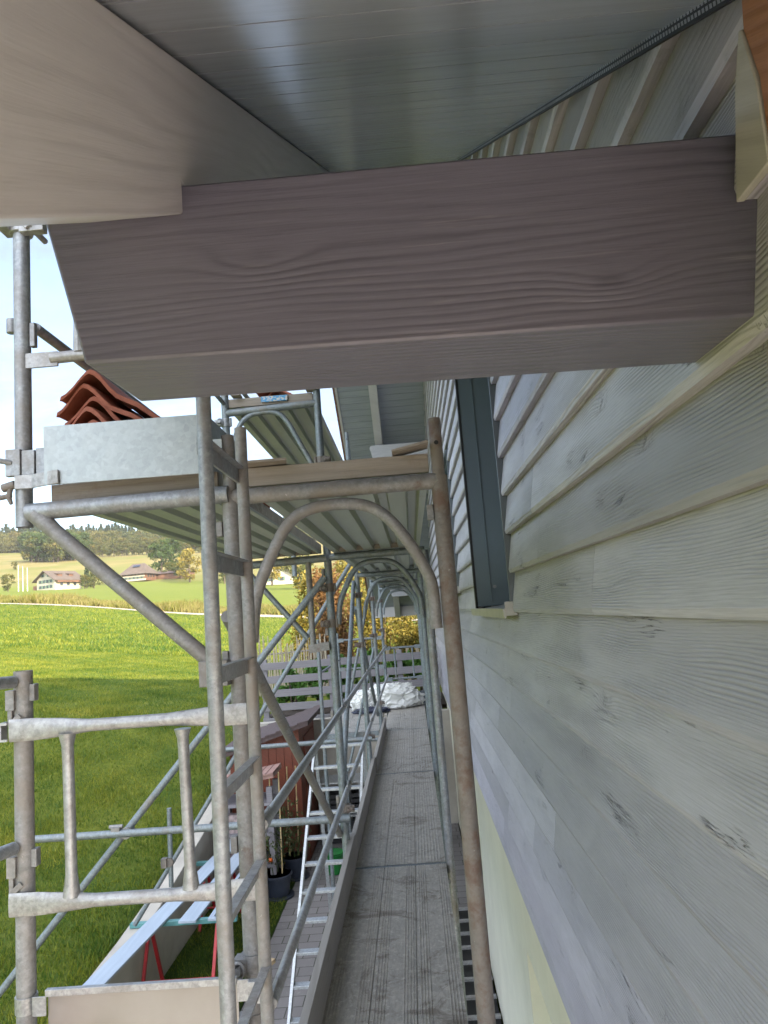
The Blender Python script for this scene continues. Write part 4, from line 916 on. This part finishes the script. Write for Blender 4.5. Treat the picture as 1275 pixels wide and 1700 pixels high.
for k in range(9):
    f = k/9; x = c0[0]+(c1[0]-c0[0])*f; z = c0[1]+(c1[1]-c0[1])*f+.06
    mb.prism([(x, z), (x+.17, z+.045), (x+.17, z+.062), (x, z+.03)], sy0-.21, sy1+.11, 'Y')
mb.build('roof', M['dark_roof'], shed)
# small tiled wood store
ws = thing('wood_store', 'small grey wood store with a pale tiled roof in front of the red shed', 'wood store', (-2.45, 10.6, GY))
for x in (-2.85, -2.14):
    for y in (10.44, 10.9):
        mb = MB(); mb.box((x-.04, y-.04, GY), (x+.04, y+.04, -2.26)); mb.build('post', M['fence'], ws, .003)
mb = MB()
for k in range(3): mb.box((-2.88, 10.38, -2.5-.4*k), (-2.12, 11.02, -2.46-.4*k))
mb.build('shelf', M['fence'], ws)
mb = MB(); mb.prism([(-2.9, -2.25), (-2.06, -2.13), (-2.06, -2.09), (-2.9, -2.21)], 10.35, 10.98, 'Y')
for k in range(8): mb.prism([(-2.9+.105*k, -2.207+.015*k), (-2.8+.105*k, -2.19+.015*k), (-2.8+.105*k, -2.165+.015*k), (-2.9+.105*k, -2.185+.015*k)], 10.34, 10.99, 'Y')
mb.build('roof', plain('faded_pink_tiles', (.30, .18, .15), .85, 0, .2, 15, .4), ws)
# step ladder against the side deck
sl_ = thing('step_ladder', 'aluminium ladder with flat treads leaning against the far side deck', 'ladder', (-1.0, 7.3, GY))
A0, A1 = Vector((-1.37, 6.75, GY)), Vector((-1.27, 8.95, -1.53)); B0, B1 = Vector((-.78, 6.75, GY)), Vector((-.70, 8.95, -1.53))
for a, b2 in ((A0, A1), (B0, B1)):
    mb = MB(); mb.bar(a, b2, .028, .07, (0, -1, 1)); mb.build('stile', M['alu'], sl_, .002)
for k in range(1, 12):
    f = k/11; a = A0.lerp(A1, f); b2 = B0.lerp(B1, f); mb = MB(); mb.bar(a+Vector((.015, 0, 0)), b2-Vector((.015, 0, 0)), .085, .026); mb.build('tread', M['alu'], sl_, .002)
mb = MB(); mb.bar((-1.27, 8.98, -1.53), (-1.25, 9.35, GY), .022, .04, (1, 0, 0)); mb.bar((-.70, 8.98, -1.53), (-.68, 9.35, GY), .022, .04, (1, 0, 0)); mb.build('rear_leg', M['alu'], sl_)
# trestles
def trestle(x0, x1, y, zt, label):
    t = thing('trestle', label, 'trestle', ((x0+x1)/2, y, GY))
    mb = MB(); mb.box((x0, y-.03, zt-.045), (x1, y+.03, zt)); mb.build('top_bar', M['teal_paint'], t, .003)
    for x in (x0+.2, x1-.2):
        for s in (-1, 1):
            mb = MB(); mb.bar((x, y+s*.02, zt-.05), (x+s*.035, y+s*.25, GY+.01), .03, .03, (1, 0, 0)); mb.build('leg', M['red_paint'], t)
    mb = MB(); mb.tube([(x0+.2, y-.17, GY+.25), (x1-.2, y-.17, GY+.25)], .010, 8); mb.build('cross_bar', M['red_paint'], t); return t
trestle(-3.12, -2.02, 7.9, -2.955, 'near teal topped trestle with red legs carrying painted boards'); trestle(-3.05, -2.32, 9.7, -2.955, 'far trestle partly hidden behind the painted boards')
def lboard(p, q, w, h, label, name='painted_board', mat=None):
    mb = MB(); mb.bar(p, q, w, h); return tag(mb.build(name, mat or M['board_blue'], None, .002), label, 'board', 'freshly painted boards drying on the trestles')
lboard((-2.93, 6.55, -2.938), (-2.62, 10.7, -2.938), .19, .024, 'longest pale blue board, jutting out to the left past the near trestle')
lboard((-2.50, 7.78, -2.938), (-2.42, 9.95, -2.938), .18, .024, 'middle pale blue board on the trestles')
lboard((-2.21, 7.80, -2.938), (-2.19, 9.5, -2.938), .17, .024, 'pale board at right on the trestles with a dark angle strip on it')
mb = MB(); mb.prism([(-2.2, -2.925), (-2.155, -2.885), (-2.11, -2.925), (-2.115, -2.925), (-2.155, -2.892), (-2.195, -2.925)], 7.85, 9.3, 'Y'); mb.prism([(-2.245, -2.925), (-2.215, -2.885), (-2.2, -2.925), (-2.205, -2.925), (-2.216, -2.895), (-2.24, -2.925)], 7.85, 9.2, 'Y')
tag(mb.build('angle_strip', M['dark_alu'], None), 'dark folded metal angle strip lying on the right hand painted board', 'metal strip')
mb = MB(); mb.bar((-2.25, 7.2, GY+.10), (-1.72, 8.1, GY+.22), .07, .04); tag(mb.build('timber_offcut', M['offcut'], None, .002), 'sawn timber offcut lying by the near trestle', 'timber')
# patterned box under the boards
mb = MB(); mb.box((-2.75, 10.5, GY+.0), (-2.35, 10.62, -2.62)); tag(mb.build('cardboard_box', plain('printed_carton', (.35, .28, .27), .7, 0, .5, 22, .1), None, .003), 'printed carton standing behind the far trestle', 'box')
# potted tomatoes
def leaf_cloud(n, c, r, size, seed, mat, name, parent=None, squash=1., curl=.5):
    rg = np.random.default_rng(seed); p = rg.normal(0, 1, (n, 3)); p /= np.linalg.norm(p, axis=1)[:, None]; p *= (rg.uniform(.15, 1, n)**.5)[:, None]
    p = p*np.array(r)*np.array([1, 1, squash])+np.array(c); s = size*rg.uniform(.5, 1.3, n)
    a = rg.normal(0, 1, (n, 3)); a /= np.linalg.norm(a, axis=1)[:, None]; b2 = np.cross(a, rg.normal(0, 1, (n, 3))); b2 /= np.linalg.norm(b2, axis=1)[:, None]
    V = np.stack([p-a*s[:, None], p+b2*s[:, None]*.45, p+a*s[:, None], p-b2*s[:, None]*.45], 1).reshape(-1, 3)
    return V, np.arange(4*n).reshape(n, 4), rg.uniform(0, 1, n)
def potplant(x, y, r, h, seed, label):
    t = thing('potted_tomato', label, 'potted plant', (x, y, GY))
    mb = MB(); mb.tube([(x, y, GY+.03), (x, y, GY+.27), (x, y, GY+.275), (x, y, GY+.30), (x, y, GY+.30), (x, y, GY+.25)], [r*.78, r, r*1.07, r*1.07, r*.97, r*.95], 24); mb.tube([(x, y, GY+.005), (x, y, GY+.028)], r*1.15, 24); mb.build('pot', M['pot'], t)
    mb = MB(); mb.tube([(x, y, GY+.24), (x, y, GY+.265)], r*.94, 20); mb.build('soil', M['soil'], t)
    rg = random.Random(seed); V = []; F = []; Rr = []; off = 0; ms = MB(); mc = MB()
    for k in range(4):
        a = rg.uniform(0, 6.28); p0 = Vector((x+math.cos(a)*r*.3, y+math.sin(a)*r*.3, GY+.25)); p1 = p0+Vector((math.cos(a)*.10, math.sin(a)*.1, h*rg.uniform(.55, 1)))
        ms.tube([p0, (p0+p1)/2+Vector((rg.uniform(-.04, .04), 0, 0)), p1], [.008, .006, .003], 6)
        for j in range(9):
            c = p0.lerp(p1, .25+.75*j/8)+Vector((rg.uniform(-.12, .12), rg.uniform(-.12, .12), 0)); v, f, q = leaf_cloud(13, tuple(c), (.09, .09, .07), .026, seed*50+k*9+j, None, ''); V.append(v); F.append(f+off); off += len(v); Rr.append(q)
    for k, dx in enumerate((-.06, .07)):
        mb = MB(); mb.tube([(x+dx, y, GY+.2), (x+dx*.6+.05*k, y, GY+.2+h*1.35)], .009, 8); mb.build('stake', M['cane'], t)
    ms.build('stem', M['leaf_pot'], t); fastmesh('foliage', np.concatenate(V), np.concatenate(F), np.concatenate(Rr), M['leaf_pot'], parent=t)
    for k in range(1):
        c = Vector((x+rg.uniform(-.15, .15), y-.12, GY+.35+h*rg.uniform(.1, .8))); mb = MB(); mb.tube([c-Vector((0, 0, .028)), c-Vector((0, 0, .02)), c, c+Vector((0, 0, .02)), c+Vector((0, 0, .028))], [.006, .024, .034, .025, .006], 12); mb.build('tomato', M['fruit'], t)
potplant(-2.10, 10.45, .19, 1.05, 3, 'tomato plant with bamboo stakes in the front navy pot'); potplant(-1.98, 11.15, .18, 1.0, 9, 'second potted tomato plant standing just behind the first')
# dry shrubs by the shed foot
def shrub(name, c, r, n, size, mat, label, cat='shrub', seed=1, clumps=14, group=None, stems=True, flat=.8):
    t = thing(name, label, cat, (c[0], c[1], c[2]), group); rg = np.random.default_rng(seed); V = []; F = []; Q = []; off = 0; ms = MB()
    for k in range(clumps):
        a = rg.uniform(0, 6.28); rr = rg.uniform(.2, 1)**.6; z = rg.uniform(.15, 1)
        w = 1-.45*z; p = (c[0]+math.cos(a)*r[0]*rr*w, c[1]+math.sin(a)*r[1]*rr*w, c[2]+r[2]*z)
        k_r = rg.uniform(.22, .42); v, f, q = leaf_cloud(n//clumps, p, (r[0]*k_r, r[1]*k_r, r[2]*k_r*.6), size, seed*100+k, None, ''); V.append(v); F.append(f+off); off += len(v); Q.append(np.clip(q*.6+rg.uniform(0, .4), 0, 1))
        ms.tube([(c[0], c[1], c[2]-.05), (c[0]*.4+p[0]*.6, c[1]*.4+p[1]*.6, c[2]+r[2]*z*.45), p], [r[2]*.02+.006, r[2]*.012+.004, .004], 5)
    fastmesh('foliage', np.concatenate(V), np.concatenate(F), np.concatenate(Q), mat, parent=t)
    ms.build('stems', M['bark'], t); return t
shrub('heather_shrub', (-2.35, 11.1, GY), (.35, .3, .75), 2600, .03, M['leaf_rust'], 'dry purplish shrub at the foot of the shed', 'shrub', 21)
# shelf rack with crates, bucket
rk = thing('storage_rack', 'low white framed rack holding black crates against the yard end wall', 'rack', (-1.2, 12.8, GY))
for x in (-1.72, -1.08, -.45):
    mb = MB(); mb.box((x-.02, 12.55, GY), (x+.02, 12.59, -2.72)); mb.build('post', M['alu'], rk)
for z in (-2.72, -3.25):
    mb = MB(); mb.box((-1.75, 12.5, z-.025), (-.42, 13.1, z)); mb.build('shelf', M['alu'], rk)
cr_l = ['upper left', 'upper middle', 'upper right', 'lower left', 'lower middle', 'lower right']
for k in range(6):
    x = -1.66+.41*(k % 3); z = -3.245 if k < 3 else GY+.01; t = MB()
    w_, d_, h_ = .36, .45, .34
    for j in range(4): t.box((x, 12.58, z+j*.085), (x+w_, 12.60, z+j*.085+.055))
    t.box((x, 12.60, z), (x+.02, 12.6+d_, z+h_)); t.box((x+w_-.02, 12.60, z), (x+w_, 12.6+d_, z+h_)); t.box((x+.02, 12.6, z), (x+w_-.02, 12.6+d_, z+.02)); t.box((x, 12.585, z), (x+.03, 12.6, z+h_)); t.box((x+w_-.03, 12.585, z), (x+w_, 12.6, z+h_)); t.box((x+.02, 12.6+d_-.02, z), (x+w_-.02, 12.6+d_, z+h_))
    tag(t.build('plastic_crate', M['black'], None), 'black slatted crate, %s of six on the rack' % cr_l[k], 'crate', 'black crates on the rack')
mb = MB(); mb.tube([(-1.42, 11.2, GY+.01), (-1.42, 11.2, GY+.27), (-1.42, 11.2, GY+.28), (-1.42, 11.2, GY+.30), (-1.42, 11.2, GY+.10)], [.11, .15, .16, .16, .12], 20); tag(mb.build('bucket', M['green_plastic'], None), 'green plastic bucket on the paving behind the step ladder', 'bucket')
mb = MB(); mb.box((-.42, 12.3, -2.7), (-.05, 12.7, -2.3)); mb.box((-.40, 12.28, -2.66), (-.07, 12.3, -2.34)); tag(mb.build('tool_box', plain('blue_box_plastic', (.03, .09, .26), .4), None, .01), 'small blue box under the far end of the walkway', 'box')
# basement railing / low rack next to the wall under the near deck
rl = thing('light_shaft_grate', 'dark cellar light shaft with pale cross bars beside the wall foot', 'grate', (.3, 4, GY))
mb = MB(); mb.box((.12, 5.6, GY+.005), (.50, 9.6, GY+.02)); mb.build('shaft', M['seal'], rl)
mb = MB()
for k in range(12): mb.box((.14, 5.7+k*.34, GY+.06), (.50, 5.74+k*.34, GY+.085))
mb.box((.115, 5.6, GY+.02), (.139, 9.6, GY+.11)); mb.build('grate_bars', M['galv_new'], rl)
# vegetable garden behind the fence: rows of plants
vg = ['broad pale cabbage leaves just behind the fence, leftmost', 'low green salad plants behind the fence, second from left', 'large green leaves behind the fence under the second board', 'silvery green leek leaves in the middle of the vegetable bed', 'bright yellow green salad behind the white sheeting', 'low green plants at the right end of the vegetable bed']
for k, (x, y, s) in enumerate(((-2.5, 14.9, .42), (-2.0, 15.3, .42), (-1.55, 15.0, .45), (-1.0, 15.4, .45), (-.55, 14.8, .40), (.05, 15.2, .42))):
    shrub('vegetable_plant', (x, y, float(H(x, y))), (s, s, s*2.1), 900, .075, M['leaf_veg'], vg[k], 'vegetable plant', 40+k, 8, 'vegetables growing behind the fence')
mb = MB(); mb.box((-2.9, 14.2, -1.9), (2.5, 17.5, float(H(0, 15))+.03)); tag(mb.build('garden_soil', M['soil'], None), kind='structure')
# stick fence
sf = thing('stick_fence', 'rustic fence of weathered upright sticks at the far left of the garden', 'fence', (-2.6, 17, -2)); mb = MB(); rgd = random.Random(4)
for k in range(62):
    x = -3.6+k*.026; y = 17+.02*rgd.random(); z = float(H(x, 17)); mb._r = rgd.random(); mb.tube([(x, y, z-.1), (x+rgd.uniform(-.03, .03), y, z+rgd.uniform(1.0, 1.45))], .011, 5)
mb.build('stick', M['reed'], sf)['kind'] = 'stuff'
mb = MB(); mb.tube([(-3.6, 17.03, float(H(-3, 17))+.5), (-1.95, 17.03, float(H(-2, 17))+.55)], .018, 6); mb.tube([(-3.6, 17.03, float(H(-3, 17))+1.0), (-1.95, 17.03, float(H(-2, 17))+1.05)], .018, 6); mb.build('rail', M['fence'], sf)
# autumn shrubs and hedge
shrub('autumn_shrub', (-1.95, 17.6, -2.0), (.6, .5, 2.9), 9000, .05, M['leaf_rust'], 'tall rust brown climbing shrub left of the far standards', 'shrub', 5, 30)
shrub('autumn_shrub', (-2.6, 20.5, -1.95), (.9, .8, 3.0), 5000, .065, M['leaf_yellow'], 'bright yellow shrub behind the rust brown one', 'shrub', 6, 22)
shrub('autumn_shrub', (-1.0, 20.5, -2.0), (1.0, .8, 2.5), 6000, .06, M['leaf_yellow'], 'yellow green shrub behind the middle of the vegetable bed', 'shrub', 7, 26)
shrub('autumn_shrub', (.25, 18.8, -2.0), (.95, .5, 1.9), 9000, .05, M['leaf_yellow'], 'golden hedge bush beneath the far eaves', 'shrub', 8, 34)
shrub('autumn_shrub', (1.5, 19.2, -2.0), (1.0, .6, 2.0), 5000, .05, M['leaf_autumn'], 'brown green bush at the right end of the garden by the house', 'shrub', 11, 24)
for k in range(7):
    x = -.9+k*.24; mb = MB(); mb.box((x-.04, 18.1, -2.1), (x+.04, 18.13, -.9)); tag(mb.build('garden_stake', M['reed'], None), ['leftmost', 'second', 'third', 'fourth', 'fifth', 'sixth', 'last'][k]+' of the seven pale stakes, counted from the left, in front of the golden hedge', 'stake', 'stakes in front of the golden hedge')

# ------------------------------------------------------------------ far trees, farms, forest
def crown(seed, kind):
    rg = np.random.default_rng(seed); V = []; F = []; Q = []; off = 0
    if kind == 'conifer':
        for k in range(13):
            z = .12+.86*k/12; r = .20*(1-z)+.015; v, f, q = leaf_cloud(46, (0, 0, z), (r, r, .05), .05, seed*77+k, None, ''); V.append(v); F.append(f+off); off += len(v); Q.append(q*.6+rg.uniform(0, .4))
    else:
        for k in range(26):
            a = rg.uniform(0, 6.28); rr = rg.uniform(0, 1)**.5*.34; z = rg.uniform(.10, .9); w = math.sqrt(max(.05, 1-((z-.48)/.46)**2)); p = (math.cos(a)*rr*w, math.sin(a)*rr*w, z)
            v, f, q = leaf_cloud(44, p, (.13, .13, .09), .045, seed*77+k, None, ''); V.append(v); F.append(f+off); off += len(v); Q.append(q*.5+rg.uniform(0, .5))
    return np.concatenate(V), np.concatenate(F), np.concatenate(Q)
crowns = {}
def tree(x, y, h, kind, mat, label, seed, group, name):
    key = (kind, seed % 3, mat.name)
    t = thing(name, label, 'tree', (x, y, float(H(x, y))), group)
    if key not in crowns:
        v, f, q = crown(seed % 3+(10 if kind == 'conifer' else 0), kind); c = fastmesh('crown', v, f, q, mat); mb = MB(); mb.tube([(0, 0, -.03), (0, 0, .3), (.01, 0, .75)], [.028, .02, .008], 7); tr = mb.build('trunk', M['bark']); crowns[key] = (c, tr)
    else:
        c0_, t0_ = crowns[key]; c = c0_.copy(); tr = t0_.copy(); C.objects.link(c); C.objects.link(tr)
    for o in (c, tr): o.parent = t; o.matrix_parent_inverse = Matrix()
    t.scale = (h, h, h); t.rotation_euler = (0, 0, seed*1.3); return t
def px_xy(px, Y): 
    d = ray(px, 1011-roll*(px-683)); return float(d[0]/d[1]*Y)
for k, (px, Y, h, kd, mt_, lb) in enumerate([
    (14, 215, 5.5, 'b', 'leaf_autumn', 'round brownish tree at the left edge near the flagpoles'),
    (146, 236, 8.5, 'conifer', 'leaf_conifer', 'slim dark conifer right of the cream farmhouse'),
    (158, 225, 6.0, 'b', 'leaf_autumn', 'yellow brown tree right of the cream farmhouse'), (142, 222, 4.5, 'b', 'leaf_autumn', 'low autumn tree in front of the cream farmhouse'),
    (272, 285, 14, 'b', 'leaf_green', 'big grey green tree behind the timber farmhouse, left one'), (290, 292, 16, 'b', 'leaf_green', 'big grey green tree behind the timber farmhouse, right one'),
    (318, 250, 12, 'b', 'leaf_yellow', 'slender yellow tree right of the long low barn'), (304, 262, 8, 'b', 'leaf_autumn', 'autumn coloured tree above the long low barn'), (285, 268, 6.5, 'b', 'leaf_autumn', 'small autumn tree behind the long low barn'),
    (376, 240, 9, 'b', 'leaf_autumn', 'autumn tree seen between the ladder and the near frame'), (455, 180, 9, 'b', 'leaf_yellow', 'yellow tree beyond the garden seen through the scaffold'), (500, 150, 9, 'b', 'leaf_autumn', 'orange brown tree beyond the garden behind the rakers'),
    (25, 330, 4, 'b', 'leaf_autumn', 'tiny lone bush high on the dry pasture'), (180, 250, 5, 'b', 'leaf_autumn', 'small tree between the two farmhouses'), (640, 90, 7, 'b', 'leaf_autumn', 'tree beyond the golden hedge'), (590, 70, 6, 'b', 'leaf_yellow', 'tree beyond the yellow shrubs')]):
    tree(px_xy(px, Y), Y, h, 'conifer' if kd == 'conifer' else 'broad', M[mt_], lb, k, None, 'conifer_tree' if kd == 'conifer' else 'broadleaf_tree')
rgd = random.Random(12)
for k in range(22):
    px = 52+k*4.3+rgd.uniform(-2, 2); Y = 385+rgd.uniform(-12, 22)
    tree(px_xy(px, Y), Y, rgd.uniform(13, 19), 'broad', M['leaf_green'] if rgd.random() < .8 else M['leaf_autumn'], 'dark green tree in the grove above the farmhouses', k, 'trees of the hillside grove', 'broadleaf_tree')
for k in range(34):
    px = 150+k*6.0+rgd.uniform(-3, 3); Y = 425+rgd.uniform(-10, 15)
    tree(px_xy(px, Y), Y, rgd.uniform(7, 11), 'broad', M['leaf_autumn'], 'autumn tree in the hedgerow below the forest edge', k, 'hedgerow trees on the hill', 'broadleaf_tree')
def forest(name, n, pxr, Yr, hr, kind, mat, label, seed):
    rg = np.random.default_rng(seed); base = [crown(s+(10 if kind == 'conifer' else 0), kind) for s in range(3)]; V = []; F = []; Q = []; off = 0
    for k in range(n):
        v, f, q = base[k % 3]; px = rg.uniform(*pxr); Y = rg.uniform(*Yr); x = px_xy(px, Y); h = rg.uniform(*hr); a = rg.uniform(0, 6.28)
        R2 = np.array([[math.cos(a), -math.sin(a), 0], [math.sin(a), math.cos(a), 0], [0, 0, 1]]); sub_ = rg.choice(len(f), int(len(f)*.55), replace=False)
        vv = (v.reshape(-1, 4, 3)[sub_]*h*np.array([1.15, 1.15, 1])).reshape(-1, 3)@R2.T+np.array([x, Y, float(H(x, Y))])
        V.append(vv); F.append(np.arange(len(vv)).reshape(-1, 4)+off); off += len(vv); Q.append(np.clip(q[sub_]*.5+rg.uniform(0, .5), 0, 1))
    o = fastmesh(name, np.concatenate(V), np.concatenate(F), np.concatenate(Q), mat); tag(o, label, 'forest', kind='stuff')
forest('conifer_forest', 900, (-60, 760), (540, 640), (13, 22), 'conifer', M['leaf_conifer'], 'spruce forest along the crest of the far hill', 1)
forest('mixed_forest', 420, (-60, 760), (510, 600), (12, 18), 'broad', M['leaf_autumn'], 'autumn tinted woodland mixed into the crest of the far hill', 2)

def gable_house(name, px, Y, w, d, hw, hr, rot, wallm, label, front_rows, hip=False, sc_=1.):
    x = px_xy(px, Y); z = float(H(x, Y)); t = thing(name, label, 'farmhouse', (x, Y, z-.3)); ov = 1.3
    def bl(mb, nm, mat): 
        o = mb.build(nm, mat); o.parent = t; return o
    mb = MB()
    if hip: mb.box((-w/2, -d/2, 0), (w/2, d/2, hw))
    else: mb.prism([(-w/2, 0), (w/2, 0), (w/2, hw), (0, hw+hr), (-w/2, hw)], -d/2, d/2, 'Y')
    bl(mb, 'wall', wallm)
    mb = MB(); sl2 = hr/(w/2)
    if hip:
        a, b2 = w/2+ov, d/2+ov; e = .35*w
        v = [(-a, -b2, hw-.8), (a, -b2, hw-.8), (a, b2, hw-.8), (-a, b2, hw-.8), (-a+e*1.0, 0, hw+hr), (a-e*1.0, 0, hw+hr)]
        mb.add(v, [(0, 1, 5, 4), (2, 3, 4, 5), (1, 2, 5), (3, 0, 4), (3, 2, 1, 0)])
    else:
        for s in (-1, 1):
            mb.prism([(0, hw+hr+.25), (s*(w/2+ov), hw-ov*sl2+.25), (s*(w/2+ov), hw-ov*sl2-.02), (0, hw+hr-.02)][::s], -d/2-ov, d/2+ov, 'Y')
    rf = bl(mb, 'roof', M['farm_roof'])
    for (zr, n_, ww, wh) in front_rows:
        for k in range(n_):
            xx = -w/2+w*(k+1)/(n_+1)
            mb = MB(); mb.box((xx-ww/2, -d/2-.06, zr), (xx+ww/2, -d/2-.005, zr+wh)); bl(mb, 'window', M['glass'])
            for xs_ in (xx-ww/2-.45, xx+ww/2+.02): mb = MB(); mb.box((xs_, -d/2-.09, zr), (xs_+.43, -d/2-.005, zr+wh)); bl(mb, 'shutter', M['shutter'])
    for s_ in (-1, 1):
        for k in range(3):
            yy = -d/2+d*(k+1)/4; mb = MB(); mb.box((s_*(w/2+.05)-.045, yy-.6, 1.6), (s_*(w/2+.05)+.045, yy+.6, 2.9)); bl(mb, 'window', M['glass'])
    t.rotation_euler = (0, 0, rot); t.scale = (sc_,)*3; return t, bl
# cream farmhouse with its gable towards the left
t, bl = gable_house('farmhouse', 100, 235, 10.8, 12, 4.4, 3.2, R(-28), M['farm_wall'], 'cream farmhouse with green shutters and a broad brown gable roof', [(.9, 4, 1.0, 1.2), (3.0, 4, 1.0, 1.2), (5.4, 2, 1.0, 1.1)], False, .82)
mb = MB(); mb.box((5.42, -5.6, 2.9), (6.6, 5.8, 3.1)); mb.box((6.4, -5.6, 3.11), (6.6, 5.8, 3.9)); bl(mb, 'balcony', M['farm_wood'])
mb = MB(); mb.box((2.2, -3.5, 5.2), (4.0, -1.6, 6.5)); bl(mb, 'dormer', M['farm_wood']); mb = MB(); mb.box((2.2, 1.5, 5.2), (4.0, 3.4, 6.5)); bl(mb, 'dormer', M['farm_wood'])
mb = MB(); mb.prism([(2.0, 6.52), (4.4, 6.3), (4.4, 6.45), (2.0, 6.7)], -3.8, -1.3, 'Y'); bl(mb, 'dormer_roof', M['farm_roof']); mb = MB(); mb.prism([(2.0, 6.52), (4.4, 6.3), (4.4, 6.45), (2.0, 6.7)], 1.2, 3.7, 'Y'); bl(mb, 'dormer_roof', M['farm_roof'])
mb = MB(); mb.box((-8.5, -5.5, 0), (-5.8, -2, 2.4)); bl(mb, 'annex', M['farm_wood'])
t, bl = gable_house('farmhouse', 234, 262, 12.5, 10, 4.0, 4.6, R(-10), M['farm_wood'], 'timber farmhouse with a steep hipped roof and rooftop panels', [(.9, 5, .9, 1.1), (2.9, 6, .8, .9)], True, .74)
mb = MB(); mb.box((-6.4, -5.4, 0), (6.4, -5.02, .8)); mb.box((-5.9, -5.2, 1.9), (5.9, -5.02, 2.5)); bl(mb, 'plinth', M['farm_wall'])
mb = MB(); mb.bar((-1.8, -2.2, 7.35), (1.9, -2.2, 7.35), 1.4, .12, (0, -.62, .78)); bl(mb, 'solar_panel', M['solar'])
# long low barn
x = px_xy(284, 268); t = thing('barn', 'long low barn with a dark roof right of the timber farmhouse', 'barn', (x, 268, float(H(x, 268))-.3))
mb = MB(); mb.box((-9, -2, 0), (9, 2, 2.2)); o = mb.build('wall', M['farm_wood']); o.parent = t
mb = MB(); mb.prism([(-2.6, 2.1), (2.6, 2.1), (0, 3.2)], -9.6, 9.6, 'X'); o = mb.build('roof', M['dark_roof']); o.parent = t; t.rotation_euler = (0, 0, R(-5))
t, bl = gable_house('farmhouse', 463, 200, 9, 9, 2.8, 3.0, R(8), M['farm_wall'], 'pale house with a half hipped gable seen between the near frame and the next', [(1.0, 2, .9, 1.1)])
for k, px in enumerate((31.5, 39, 46.5)):
    x = px_xy(px, 205); z = float(H(x, 205)); mb = MB(); mb.tube([(x, 205, z), (x, 205, z+7.5-k*.4)], [.13, .07], 8); tag(mb.build('flagpole', M['flag'], None), ['left', 'middle', 'right'][k]+' one of the three bare white flagpoles beside the cream farmhouse', 'flagpole', 'flagpoles by the farmhouse')

# ------------------------------------------------------------------ air
hm = bpy.data.materials.new('valley_air'); hm.use_nodes = True; ht = hm.node_tree; ht.nodes.clear()
ho = ht.nodes.new('ShaderNodeOutputMaterial'); hv = ht.nodes.new('ShaderNodeVolumePrincipled'); ht.links.new(hv.outputs[0], ho.inputs['Volume'])
hv.inputs['Color'].default_value = (1, .96, .90, 1); hv.inputs['Density'].default_value = .00022; hv.inputs['Anisotropy'].default_value = .3
mb = MB(); mb.box((-900, -60, -30), (700, 1500, 120)); hz = mb.build('haze', hm); tag(hz, kind='stuff')
